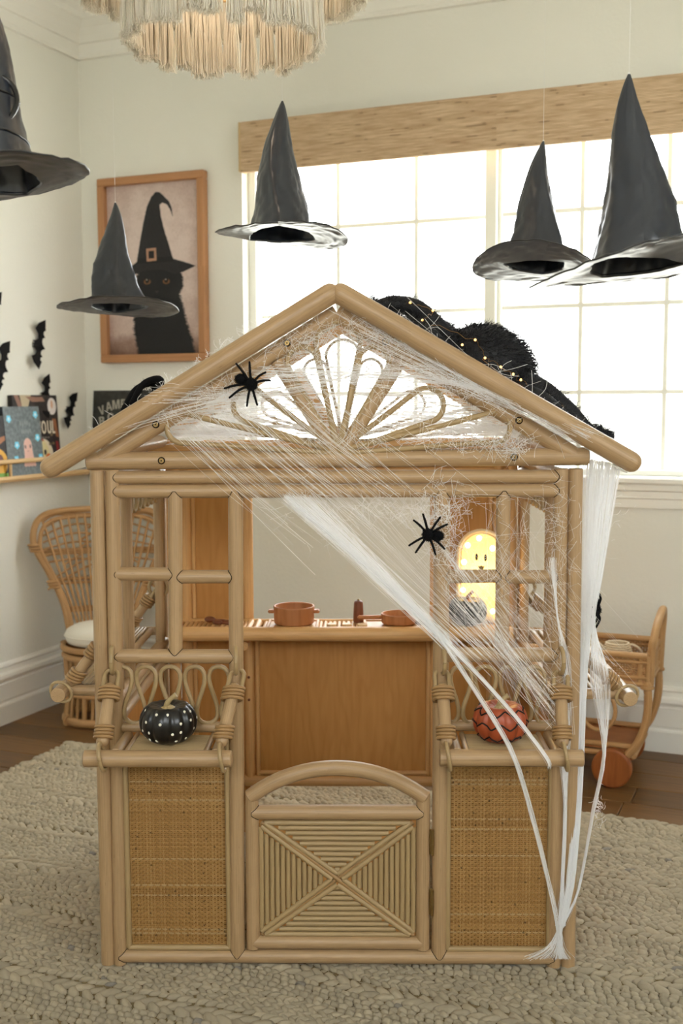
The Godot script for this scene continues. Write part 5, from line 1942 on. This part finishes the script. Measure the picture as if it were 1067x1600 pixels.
	for z in [zf + 0.012, zb - 0.012]:
		for x in [x1 - 0.098, x0 + 0.098]:
			s = Shape.new()
			s.tube(PackedVector3Array([V(x, 0.062, z - 0.011), V(x, 0.062, z + 0.011)]), 0.061, 36)
			for i in s.uv.size(): s.uv[i] = Vector2(s.v[i].x * 5.0, s.v[i].y * 2.0)
			var wh := obj("wheel", s, M["wheel wood"], t)
			s = Shape.new()
			s.tube(ring_pts(V(x, 0.062, z + 0.0115), Vector3.RIGHT, Vector3.UP, 0.042, 0.042, 32), 0.0022, 6, 0)
			obj("groove_ring", s, M["dark wood"], wh)
			s = Shape.new()
			s.ball(V(x, 0.062, z + 0.013), V(0.009, 0.009, 0.004), 6, 12)
			obj("hub", s, M["stem gold"], wh)
	for x in [x1 - 0.098, x0 + 0.098]:
		pole(t, "axle", V(x, 0.062, zf), V(x, 0.062, zb), 0.009, m, 1, 9)
	# two pale wicker cups in the basket
	for q in [[V(0.335, 0.319, -1.49), "pale wicker toy cup with a looped handle at the right of the tea cart's basket"], [V(0.215, 0.319, -1.50), "pale wicker toy cup half hidden at the left of the tea cart's basket"]]:
		var cp := thing("wicker_cup", q[1], "toy cup", Transform3D(Basis(Vector3.UP, 0.3), q[0]), "pale wicker cups in the cart")
		s = Shape.new()
		for k in 14:
			var f := k / 13.0
			var r := lerpf(0.046, 0.034, f) + 0.006 * sin(f * PI)
			var pts := PackedVector3Array()
			for i in 49:
				var a := TAU * i / 48.0
				var rr := r + 0.0014 * (1.0 if (i / 2 + k) % 2 == 0 else -1.0)
				pts.push_back(V(cos(a) * rr, 0.004 + f * 0.085, sin(a) * rr))
			s.tube(pts, 0.0036, 6, 0)
		s.lathe(PackedVector2Array([Vector2(0, 0.004), Vector2(0.046, 0.004), Vector2(0.048, 0.04), Vector2(0.034, 0.088), Vector2(0.030, 0.088), Vector2(0.042, 0.04), Vector2(0.03, 0.01), Vector2(0, 0.01)]), 24)
		obj("cup_body", s, M["white wicker"], cp)
		curve(cp, "cup_handle", ring_pts(V(0.042, 0.05, 0), Vector3.RIGHT, Vector3.UP, 0.034, 0.034, 18, -1.7, 1.7), 0.0042, "white wicker", 7)


# ---------------------------------------------------------------- hanging witch hats
func hat(label: String, tip: Vector3, base: Vector3, rc: float, rb: float, seed_: int, wave: Array, extra := "") -> void:
	# tip and base are points in the room; wave: brim bend [amplitude, phase, tilt x, tilt z, ...]
	var H := tip.distance_to(base)
	var upv := (tip - base).normalized()
	var xv := upv.cross(V(0, 0, 1)).cross(upv) * 0.0 + (V(cos(0.396), 0, -sin(0.396)) - upv * upv.dot(V(cos(0.396), 0, -sin(0.396)))).normalized()
	var t := thing("witch_hat", label, "witch hat", Transform3D(Basis(xv, upv, xv.cross(upv)), base), "black witch hats hanging in the air")
	var nz := fnl(seed_, 1.0, 2)
	var rows := 34
	var cols := 57
	var g := PackedVector3Array()
	for i in rows:
		var f := i / (rows - 1.0)
		var r := rc * pow(1.0 - f, 0.86) + 0.0022
		for j in cols:
			var a := TAU * j / (cols - 1)
			# pressed-in facets and creases of soft cloth
			var ca := cos(a)
			var sa := sin(a)
			var k := 1.0 + 0.07 * nz.get_noise_3d(ca * 1.1, sa * 1.1, f * 2.6) + 0.040 * nz.get_noise_3d(ca * 3.0 + 9.0, sa * 3.0, f * 9.0)
			var sector := fposmod(a + seed_ * 0.7 + f * 0.5, TAU / 3.0) - PI / 3.0
			k *= lerpf(1.0, 0.82 / maxf(cos(sector), 0.5) * 0.82, 0.42 * (1.0 - f * 0.6))
			k += 0.02 * nz.get_noise_3d(ca * 6.0, sa * 6.0, f * 22.0)
			var lean := V(0.012 * sin(f * 3.0 + seed_), 0, 0.008 * cos(f * 4.0 + seed_)) * f * (1.0 - f) * 4.0
			g.push_back(V(sa * r * k, f * H, ca * r * k) + lean)
	var s := Shape.new()
	s.sheet(g, rows, cols, 0.0012)
	obj("cone", s, M["hat satin"], t)
	var base_ring := g.slice(0, cols)
	var cone_grid := g
	# brim: a thin stiffened ring that bends
	g = PackedVector3Array()
	var rr := 12
	for i in rr:
		var f := i / (rr - 1.0)
		for j in cols:
			var a := TAU * j / (cols - 1)
			var foot := V(base_ring[j].x, 0, base_ring[j].z)
			var r := lerpf(foot.length() * 0.99, rb, 1.0 - f)
			var out := 1.0 - f
			var k: float = wave[0] * sin(2.0 * a + wave[1]) * out + (wave[2] * sin(a) + wave[3] * cos(a)) * out + 0.004 * nz.get_noise_2d(a * 3.0, out * 4.0) * out
			g.push_back(V(sin(a) * r, k + 0.001, cos(a) * r))
	s = Shape.new()
	s.sheet(g, rr, cols, 0.0016)
	obj("brim", s, M["hat satin"], t)
	s = Shape.new()
	var edge := PackedVector3Array()
	for j in cols: edge.push_back(g[j])
	s.tube(edge, 0.0016, 6, 0)
	obj("brim_wire", s, M["hat trim"], t)
	s = Shape.new()
	var join := PackedVector3Array()
	for j in cols: join.push_back(g[(rr - 1) * cols + j] * V(1.01, 1, 1.01) + V(0, 0.002, 0))
	s.tube(join, 0.0035, 7, 0)
	obj("seam_roll", s, M["hat satin"], t)
	if extra == "buckle":
		s = Shape.new()
		for row in [6, 13]:
			var bp := PackedVector3Array()
			for i in cols:
				var p := cone_grid[row * cols + i]
				bp.push_back(V(p.x * 1.01, p.y, p.z * 1.01))
			s.tube(bp, 0.0022, 6, 0)
		obj("band", s, M["hat trim"], t)
		s = Shape.new()
		s.tube(ring_pts(V(0.026, 0.36 * H, rc * 0.55), V(0.93, 0.0, -0.36), V(0, 0.97, -0.22), 0.030, 0.040, 30), 0.0040, 8, 0)
		obj("buckle_ring", s, M["hat trim"], t)
	# the thread it hangs from, up to the ceiling
	s = Shape.new()
	var inv := t.transform.affine_inverse()
	var top := V(tip.x, CEIL, tip.z)
	s.tube(PackedVector3Array([inv * (tip - V(0, 0.004, 0)), inv * (tip + V(0, 0.004, 0)), inv * top]), 0.0004, 5)
	s.ball(inv * (tip + V(0, 0.001, 0)), V(0.0022, 0.0022, 0.0022), 6, 8)
	obj("thread", s, M["thread"], t)


func hats() -> void:
	hat("largest black witch hat at the right, hanging before the window grid", V(0.578, 1.708, 0.115), V(0.592, 1.392, 0.144), 0.0765, 0.166, 1, [0.010, 0.6, 0.026, -0.002])
	hat("black witch hat hanging just behind the largest one, before the window", V(0.268, 1.783, -0.635), V(0.264, 1.487, -0.600), 0.0725, 0.150, 2, [0.012, 2.2, -0.006, 0.012])
	hat("black witch hat hanging alone above the playhouse's ridge with its brim lit white", V(-0.283, 1.866, -0.359), V(-0.273, 1.556, -0.329), 0.079, 0.153, 3, [0.009, 0.4, -0.008, -0.012])
	hat("small glossy black witch hat hanging before the framed cat picture", V(-0.980, 1.739, -0.707), V(-0.961, 1.440, -0.682), 0.079, 0.170, 4, [0.006, 0.5, -0.006, -0.004])
	hat("large black witch hat with a ring buckle cut off by the left edge", V(-0.385, 1.845, 0.550), V(-0.352, 1.527, 0.572), 0.079, 0.150, 5, [0.006, 1.9, 0.016, -0.012], "buckle")


# ---------------------------------------------------------------- tassel chandelier
func tassel_mesh(seed_: int, L: float, w: float) -> Mesh:
	var s := Shape.new()
	var r2 := RandomNumberGenerator.new()
	r2.seed = seed_
	for k in 64:
		var a := r2.randf() * TAU
		var q := sqrt(r2.randf())
		var bx := cos(a) * q
		var bz := sin(a) * q
		var l := L * r2.randf_range(0.94, 1.04)
		var pts := PackedVector3Array()
		var ph := r2.randf() * TAU
		for i in 6:
			var f := i / 5.0
			var open := lerpf(0.35, 1.0, pow(f, 0.6)) * w
			pts.push_back(V(bx * open + 0.0012 * sin(ph + f * 5.0), -l * f, bz * open * 0.7 + 0.0012 * cos(ph + f * 4.0)))
		# a frayed end
		var e := pts[5]
		pts.push_back(e + V(r2.randfn() * 0.002, -0.006, r2.randfn() * 0.002))
		var r := r2.randf_range(0.0011, 0.0018)
		s.tube(pts, PackedFloat32Array([r, r, r, r, r, r, r * 0.8]), 4, 1)
		# frayed wisps at the tip
		for n in 3:
			s.tube(PackedVector3Array([e, e + V(r2.randfn() * 0.004, -0.004 - 0.006 * r2.randf(), r2.randfn() * 0.004)]), 0.00045, 3, 0)
	# the folded head
	s.ball(V(0, -0.004, 0), V(w * 0.5, 0.008, w * 0.42), 8, 12)
	return s.mesh(M["tassel cotton"])


func chandelier() -> void:
	var o := V(-0.263, 0, -0.042)
	var t := thing("tassel_chandelier", "tiered cream cotton tassel chandelier hanging above the playhouse", "chandelier", Transform3D(Basis.IDENTITY, V(o.x, CEIL, o.z)))
	var variants := []
	for k in 4: variants.push_back(tassel_mesh(100 + k, 0.150, 0.0205))
	var tiers := [[0.196, 1.905], [0.286, 2.008], [0.33, 2.12], [0.27, 2.23]]
	for q in tiers:
		var r: float = q[0]
		var yb: float = q[1]
		var top := yb + 0.150 - CEIL
		curve(t, "hoop", ring_pts(V(0, top, 0), Vector3.RIGHT, Vector3.BACK, r, r, 48), 0.004, "pale wood", 8, 0)
		var n := int(TAU * r / 0.0375)
		for k in n:
			var a := TAU * (k + rng.randf_range(-0.12, 0.12)) / n
			var bs := Basis(Vector3.UP, a + rng.randf_range(-0.3, 0.3)).scaled(V(rng.randf_range(0.9, 1.12), rng.randf_range(0.93, 1.06), rng.randf_range(0.9, 1.1)))
			inst("tassel", variants[rng.randi() % 4], t, Transform3D(Basis(V(cos(a), 0, -sin(a)), rng.randf_range(-0.06, 0.03)) * bs, V(sin(a) * r, top - 0.002, cos(a) * r)))
	var em := mat("chandelier bulb", rgb(255, 240, 210), 0.4)
	em.emission_enabled = true
	em.emission = rgb(255, 214, 150)
	em.emission_energy_multiplier = 1.6
	var sb := Shape.new()
	sb.ball(V(0, 2.14 - CEIL, 0), V(0.04, 0.05, 0.04), 12, 18)
	obj("light_bulb", sb, em, t)
	var l := OmniLight3D.new()
	l.name = "chandelier_light"
	l.light_color = rgb(255, 230, 200)
	l.light_energy = 0.05
	l.light_size = 0.04
	l.omni_range = 9.0
	l.omni_attenuation = 2.0
	l.shadow_enabled = true
	l.position = V(0, 2.14 - CEIL, 0)
	t.add_child(l)
	for k in 4:
		var a := TAU * k / 4.0
		curve(t, "hanger_wire", PackedVector3Array([V(sin(a) * 0.196, 1.905 + 0.15 - CEIL, cos(a) * 0.196), V(sin(a) * 0.27, 2.38 - CEIL, cos(a) * 0.27), V(0, -0.12, 0)]), 0.0018, "brass", 6)
	var s := Shape.new()
	s.lathe(PackedVector2Array([Vector2(0, -0.03), Vector2(0.02, -0.03), Vector2(0.055, -0.018), Vector2(0.06, 0.0), Vector2(0, 0.0)]), 28)
	s.bar(V(0, -0.02, 0), V(0, -0.13, 0), 0.005, 10)
	obj("ceiling_rose", s, M["white paint"], t)


# ---------------------------------------------------------------- on the walls
func bat_outline() -> PackedVector2Array:
	var half := [Vector2(0, 0.030), Vector2(0.006, 0.024), Vector2(0.012, 0.036), Vector2(0.017, 0.020), Vector2(0.026, 0.012), Vector2(0.042, 0.022), Vector2(0.056, 0.048), Vector2(0.080, 0.040), Vector2(0.102, 0.012), Vector2(0.086, 0.002), Vector2(0.072, -0.006), Vector2(0.066, -0.012), Vector2(0.058, -0.004), Vector2(0.048, -0.008), Vector2(0.040, -0.022), Vector2(0.032, -0.012), Vector2(0.020, -0.016), Vector2(0.010, -0.026)]
	var p := PackedVector2Array()
	for q in half: p.push_back(q)
	p.push_back(Vector2(0, -0.046))
	for i in range(half.size() - 1, 0, -1): p.push_back(Vector2(-half[i].x, half[i].y))
	return p


func bat(label: String, y: float, z: float, turn: float, sc: float) -> void:
	var b := Basis(Vector3.UP, PI / 2) * Basis(Vector3.BACK, turn)
	var t := thing("paper_bat", label, "paper bat", Transform3D(b.scaled(V(sc, sc, sc)), V(WALL_X + 0.004, y, z)), "black paper bats on the left wall")
	var out := bat_outline()
	# body and two wings folded forward along the body line
	for sx in [-1.0, 1.0]:
		var w := PackedVector2Array()
		for p in out:
			if p.x * sx >= -0.0001: w.push_back(p)
		var s := Shape.new()
		s.plate(w, 0.0012, Transform3D(Basis(Vector3.UP, -sx * 0.30), V(0, 0, 0)))
		obj("wing", s, M["bat card"], t)


func book(called: String, label: String, o: Vector3, w: float, h: float, thick: float, lean: float, cover: Image, basis_turn: float, side: Color) -> Node3D:
	# o: middle of the lower edge; the cover faces local +z
	var t := thing(called, label, "book", Transform3D(Basis(Vector3.UP, basis_turn) * Basis(Vector3.RIGHT, -lean), o), "picture books on the wall ledges")
	var s := Shape.new()
	s.box(V(0, h / 2, -thick / 2), V(w - 0.005, h - 0.006, thick - 0.004))
	obj("pages", s, M["cushion cloth"], t)
	var m := mat(label.left(24), Color.WHITE, 0.4, 0.5)
	m.albedo_texture = tex(cover)
	s = Shape.new()
	s.plate(PackedVector2Array([Vector2(-w / 2, 0), Vector2(w / 2, 0), Vector2(w / 2, h), Vector2(-w / 2, h)]), 0.002)
	obj("cover", s, m, t)
	var ms := mat(label.left(22) + " spine", side, 0.5)
	s = Shape.new()
	s.box(V(-w / 2, h / 2, -thick / 2), V(0.003, h, thick))
	s.box(V(0, h / 2, -thick), V(w, h, 0.002))
	obj("spine", s, ms, t)
	return t


func letters(par: Node, txt: String, o: Vector3, h: float, col: Color, turn := 0.0, squeeze := 1.0, serif := false) -> void:
	var tm := TextMesh.new()
	var f := SystemFont.new()
	f.font_names = PackedStringArray(["Droid Serif" if serif else "Droid Sans"])
	f.font_weight = 700
	tm.font = f
	tm.text = txt
	tm.font_size = 32
	tm.pixel_size = h / 24.0
	tm.depth = 0.0008
	var key := "lettering " + col.to_html()
	if not M.has(key): mat(key, col, 0.6)
	tm.material = M[key]
	var o2 := inst("lettering", tm, par, Transform3D(Basis(Vector3.BACK, turn).scaled_local(V(squeeze, 1, 1)), o))
	o2.name = o2.name


func blank(w: int, h: int, c: Color) -> Image:
	var im := Image.create(w, h, false, Image.FORMAT_RGB8)
	im.fill(c)
	return im


func mottle(im: Image, s: int, amount: float, f := 0.03) -> void:
	var n := fnl(s, f, 4)
	for y in im.get_height():
		for x in im.get_width():
			var c := im.get_pixel(x, y)
			var k := n.get_noise_2d(x, y) * amount
			im.set_pixel(x, y, Color(clampf(c.r + k, 0, 1), clampf(c.g + k, 0, 1), clampf(c.b + k, 0, 1)))


func flower(im: Image, cx: float, cy: float, r: float, c: Color) -> void:
	for k in 5:
		var a := TAU * k / 5.0 + 0.3
		fill_poly(im, ellipse(cx + cos(a) * r * 0.62, cy + sin(a) * r * 0.62, r * 0.5, r * 0.5, 16), c)
	fill_poly(im, ellipse(cx, cy, r * 0.45, r * 0.45, 16), c.lerp(Color.WHITE, 0.7))


func ghost_poly(cx: float, top: float, w: float, h: float) -> PackedVector2Array:
	var p := PackedVector2Array()
	for i in 13:
		var a := PI + PI * i / 12.0
		p.push_back(Vector2(cx + cos(a) * w * 0.36, top + w * 0.4 + sin(a) * w * 0.4))
	p.push_back(Vector2(cx + w * 0.42, top + h * 0.6))
	p.push_back(Vector2(cx + w * 0.62, top + h * 0.95))
	for i in range(1, 8):
		var f := i / 8.0
		p.push_back(Vector2(lerpf(cx + w * 0.62, cx - w * 0.5, f), top + h * (0.97 + 0.03 * (i % 2))))
	p.push_back(Vector2(cx - w * 0.5, top + h * 0.95))
	p.push_back(Vector2(cx - w * 0.38, top + h * 0.6))
	return p


func cat_picture() -> Image:
	var W := 400
	var H := 660
	var im := blank(W, H, rgb(206, 186, 178))
	var n := fnl(61, 0.012, 4)
	var n2 := fnl(62, 0.08, 3)
	for y in H:
		for x in W:
			var v := Vector2((x - 200) / 260.0, (y - 280) / 420.0).length()
			var k := n.get_noise_2d(x, y) * 0.5 + n2.get_noise_2d(x, y) * 0.22
			var c := rgb(216, 198, 190).lerp(rgb(168, 140, 130), clampf(0.3 + k * 0.6 + (v - 0.75) * 0.9, 0, 1))
			if y > 560: c = c.lerp(rgb(104, 74, 58), clampf((y - 560) / 100.0 * 0.8 + k * 0.3, 0, 1))
			im.set_pixel(x, y, c)
	var fur := rgb(25, 25, 28)
	# body, chest and head
	fill_poly(im, PackedVector2Array([Vector2(128, 660), Vector2(108, 560), Vector2(112, 500), Vector2(140, 440), Vector2(168, 400), Vector2(300, 400), Vector2(318, 450), Vector2(340, 540), Vector2(365, 620), Vector2(372, 660)]), fur, 7.0)
	fill_poly(im, ellipse(222, 378, 98, 92), fur, 6.0)
	fill_poly(im, PackedVector2Array([Vector2(286, 330), Vector2(322, 352), Vector2(326, 400), Vector2(300, 440), Vector2(270, 440)]), fur, 5.0)
	# hat: brim then leaning cone with a hooked tip
	var hatc := rgb(38, 37, 40)
	fill_poly(im, PackedVector2Array([Vector2(78, 330), Vector2(130, 296), Vector2(180, 282), Vector2(262, 286), Vector2(330, 306), Vector2(380, 324), Vector2(330, 344), Vector2(292, 352), Vector2(240, 332), Vector2(170, 330), Vector2(112, 346)]), hatc, 1.5)
	fill_poly(im, PackedVector2Array([Vector2(128, 300), Vector2(142, 230), Vector2(160, 150), Vector2(176, 90), Vector2(196, 52), Vector2(216, 34), Vector2(232, 36), Vector2(252, 54), Vector2(272, 74), Vector2(282, 96), Vector2(286, 132), Vector2(276, 104), Vector2(262, 84), Vector2(244, 76), Vector2(232, 84), Vector2(236, 130), Vector2(252, 190), Vector2(272, 250), Vector2(288, 304)]), hatc, 1.5)
	fill_poly(im, PackedVector2Array([Vector2(134, 284), Vector2(282, 284), Vector2(288, 304), Vector2(129, 304)]), rgb(24, 24, 26), 1.0)
	# buckle
	fill_poly(im, PackedVector2Array([Vector2(170, 248), Vector2(212, 246), Vector2(214, 296), Vector2(172, 298)]), rgb(176, 134, 110))
	fill_poly(im, PackedVector2Array([Vector2(180, 258), Vector2(203, 257), Vector2(204, 286), Vector2(181, 287)]), rgb(34, 32, 34))
	# eyes
	for q in [[172.0, 0.0], [254.0, 2.0]]:
		fill_poly(im, ellipse(q[0], 376 + q[1], 15, 10), rgb(124, 84, 54))
		fill_poly(im, ellipse(q[0], 373 + q[1], 8, 9), rgb(30, 24, 22))
		fill_poly(im, ellipse(q[0] - 2, 368 + q[1], 2.5, 2.5), rgb(190, 180, 170))
	fill_poly(im, PackedVector2Array([Vector2(204, 412), Vector2(222, 412), Vector2(213, 424)]), rgb(52, 46, 48))
	for y in H:
		for x in W:
			var c := im.get_pixel(x, y)
			var k := n2.get_noise_2d(x * 1.6, y * 0.7) * 0.022
			im.set_pixel(x, y, Color(clampf(c.r + k, 0, 1), clampf(c.g + k, 0, 1), clampf(c.b + k, 0, 1)))
	return im


func wall_things() -> void:
	# framed cat picture
	var t := thing("framed_picture", "wood framed picture of a black cat in a witch hat on the back wall", "picture", Transform3D(Basis.IDENTITY, V(-1.528, 1.69, WALL_Z)))
	var s: Shape
	var w := 0.4825
	var h := 0.722
	for q in [[0, h / 2 - 0.0155, w, 0.031], [0, -h / 2 + 0.0155, w, 0.031], [-w / 2 + 0.0155, 0, 0.031, h - 0.062], [w / 2 - 0.0155, 0, 0.031, h - 0.062]]:
		s = Shape.new()
		s.box(V(q[0], q[1], 0.02), V(q[2], q[3], 0.036), Basis.IDENTITY, 0.003)
		for i in s.uv.size(): s.uv[i] = Vector2(s.v[i].y * 6.0, s.v[i].x * 1.2) if q[2] > q[3] else Vector2(s.v[i].x * 6.0, s.v[i].y * 1.2)
		obj("frame_bar", s, M["frame wood"], t)
	var pm := mat("cat print", Color.WHITE, 0.5, 0.4)
	pm.albedo_texture = tex(cat_picture())
	s = Shape.new()
	s.plate(PackedVector2Array([Vector2(-w / 2 + 0.03, -h / 2 + 0.03), Vector2(w / 2 - 0.03, -h / 2 + 0.03), Vector2(w / 2 - 0.03, h / 2 - 0.03), Vector2(-w / 2 + 0.03, h / 2 - 0.03)]), 0.004, Transform3D(Basis.IDENTITY, V(0, 0, 0.012)))
	obj("print", s, pm, t)
	# bats: turned so that one wing points up
	bat("paper bat with both wings clear on the wall, right of the topmost bat", 1.388, -1.482, 1.32, 1.0)
	bat("paper bat standing upright behind the dark book at the book ledge", 1.196, -1.518, 1.50, 0.88)
	bat("paper bat nearest the room corner, right of the book with the white disc", 1.135, -1.668, 1.12, 0.82)
	bat("paper bat at the picture's left edge above the slate book", 1.300, -1.262, 1.22, 1.0)
	bat("topmost paper bat, cut off by the picture's left edge", 1.470, -1.215, 1.15, 1.05)
	# book ledges
	for q in [["book_ledge", "pale wooden book ledge with two rails along the left wall", Transform3D(Basis(Vector3.UP, PI / 2), V(WALL_X, 0.885, -1.15)), 1.27], ["book_ledge", "pale wooden book ledge on the back wall behind the playhouse roof", Transform3D(Basis.IDENTITY, V(-1.44, 0.885, WALL_Z)), 0.62]]:
		t = thing(q[0], q[1], "book ledge", q[2], "pale wooden book ledges")
		var L: float = q[3]
		s = Shape.new()
		s.box(V(0, 0.006, 0.042), V(L, 0.012, 0.078), Basis.IDENTITY, 0.003)
		obj("ledge_board", s, M["pale wood"], t)
		for y in [0.013, 0.074]:
			pole(t, "ledge_rail", V(-L / 2, y, 0.080), V(L / 2, y, 0.080), 0.0085, "pale wood", 1, 10)
		for x in [-L / 2 + 0.012, -0.25 if L < 1 else -0.31, 0.058 if L > 1 else 0.0, L / 2 - 0.012]:
			pole(t, "ledge_post", V(x, 0.013, 0.080), V(x, 0.074, 0.080), 0.0055, "pale wood", 1, 8)
	# slate book with the pink ghost
	var im := blank(208, 256, rgb(112, 122, 126))
	mottle(im, 71, 0.10, 0.05)
	for k in 5:
		fill_poly(im, ellipse(92 + 13 * k, 62 + 5 * sin(k * 2.0), 5, 9, 12), rgb(134, 144, 147))
		fill_poly(im, ellipse(96 + 12 * k, 92 + 5 * sin(k * 3.0), 5, 8, 12), rgb(136, 146, 149))
	fill_poly(im, ghost_poly(122, 116, 64, 106), rgb(232, 190, 176), 0.8)
	fill_poly(im, ellipse(107, 148, 5, 7), rgb(140, 118, 118))
	fill_poly(im, ellipse(136, 147, 5, 7), rgb(140, 118, 118))
	fill_poly(im, ellipse(121, 164, 6, 2), rgb(196, 150, 142))
	for p in [Vector2(28, 44), Vector2(184, 30), Vector2(184, 116), Vector2(60, 140), Vector2(50, 192), Vector2(192, 190)]:
		flower(im, p.x, p.y, 13, rgb(120, 214, 246))
	book("picture_book", "slate grey book with a pink ghost and sky-blue flowers on its cover", V(WALL_X + 0.068, 0.900, -1.318), 0.205, 0.258, 0.02, 0.09, im, PI / 2, rgb(58, 62, 66))
	# dark book with white disc
	im = blank(208, 256, rgb(40, 32, 30))
	mottle(im, 72, 0.09, 0.04)
	fill_poly(im, PackedVector2Array([Vector2(8, 0), Vector2(26, 0), Vector2(60, 70), Vector2(44, 80)]), rgb(150, 112, 96))
	fill_poly(im, PackedVector2Array([Vector2(34, 0), Vector2(86, 0), Vector2(60, 60), Vector2(48, 60)]), rgb(196, 180, 150))
	fill_poly(im, PackedVector2Array([Vector2(60, 4), Vector2(140, 6), Vector2(150, 20), Vector2(90, 22)]), rgb(150, 112, 94))
	fill_poly(im, ellipse(182, 36, 21, 28), rgb(226, 218, 214))
	fill_poly(im, ellipse(182, 30, 5, 13), rgb(214, 170, 140))
	fill_poly(im, PackedVector2Array([Vector2(178, 76), Vector2(196, 78), Vector2(206, 140), Vector2(192, 136)]), rgb(150, 96, 62))
	fill_poly(im, ellipse(128, 204, 46, 62), rgb(226, 214, 190))
	fill_poly(im, ellipse(118, 200, 36, 56), rgb(224, 212, 160))
	fill_poly(im, ellipse(148, 214, 16, 24), rgb(218, 118, 58))
	fill_poly(im, ellipse(106, 190, 7, 9), rgb(44, 40, 34))
	fill_poly(im, ellipse(134, 186, 6, 9), rgb(44, 40, 34))
	fill_poly(im, ellipse(120, 226, 12, 6), rgb(160, 140, 128))
	fill_poly(im, PackedVector2Array([Vector2(104, 150), Vector2(116, 134), Vector2(132, 148)]), rgb(170, 50, 44))
	fill_poly(im, PackedVector2Array([Vector2(188, 150), Vector2(200, 152), Vector2(207, 230), Vector2(196, 236)]), rgb(140, 40, 38))
	for p in [Vector2(170, 130), Vector2(160, 160), Vector2(176, 158), Vector2(172, 200)]:
		fill_poly(im, ellipse(p.x, p.y, 6, 5, 12), rgb(120, 102, 74))
	for k in 6:
		fill_poly(im, ellipse(90 + k * 13, 138, 5, 3, 10), rgb(130, 122, 114))
	var b := book("picture_book", "dark book with a white disc, pale lettering and a pale painted face", V(WALL_X + 0.036, 0.900, -1.435), 0.265, 0.300, 0.022, 0.06, im, PI / 2, rgb(30, 26, 26))
	letters(b, "GHOUL", V(0.036, 0.176, 0.0016), 0.052, rgb(218, 206, 186), 0.0, 0.62)
	# books cut off at the left
	im = blank(128, 160, rgb(34, 28, 28))
	mottle(im, 73, 0.08, 0.05)
	fill_poly(im, PackedVector2Array([Vector2(20, 70), Vector2(128, 50), Vector2(128, 60), Vector2(60, 90)]), rgb(168, 110, 72))
	fill_poly(im, ellipse(84, 118, 42, 36), rgb(222, 170, 62))
	fill_poly(im, ellipse(96, 112, 12, 14), rgb(110, 70, 60))
	fill_poly(im, ellipse(70, 128, 14, 10), rgb(196, 176, 140))
	fill_poly(im, PackedVector2Array([Vector2(0, 148), Vector2(128, 146), Vector2(128, 160), Vector2(0, 160)]), rgb(120, 168, 72))
	book("picture_book", "dark book with a yellow figure and a green foot at the picture's left edge", V(WALL_X + 0.066, 0.900, -1.135), 0.17, 0.225, 0.018, 0.09, im, PI / 2, rgb(34, 30, 30))
	im = blank(64, 64, rgb(20, 40, 42))
	mottle(im, 74, 0.05, 0.1)
	book("picture_book", "deep green book behind the yellow-figured one at the left edge", V(WALL_X + 0.036, 0.900, -1.13), 0.19, 0.268, 0.018, 0.06, im, PI / 2, rgb(20, 36, 38))
	# vampire book on the back ledge
	im = blank(256, 288, rgb(44, 44, 42))
	mottle(im, 75, 0.07, 0.03)
	fill_poly(im, PackedVector2Array([Vector2(0, 150), Vector2(256, 150), Vector2(256, 288), Vector2(0, 288)]), rgb(112, 84, 102))
	b = book("picture_book", "dark book with arched pale vampire lettering, behind the roof on the back wall", V(-1.672, 0.900, WALL_Z + 0.056), 0.285, 0.320, 0.024, 0.10, im, 0.0, rgb(34, 34, 34))
	var word := "VAMPIRE"
	for k in word.length():
		var f := (k - 3.0) / 3.0
		letters(b, word[k], V(f * 0.100, 0.266 - 0.026 * f * f, 0.0016), 0.038, rgb(176, 172, 160), -f * 0.32, 0.9)
	letters(b, "B", V(-0.098, 0.196, 0.0016), 0.038, rgb(176, 172, 160), 0.18, 1.0)
	letters(b, "O", V(-0.056, 0.212, 0.0016), 0.036, rgb(176, 172, 160), 0.1, 1.0)
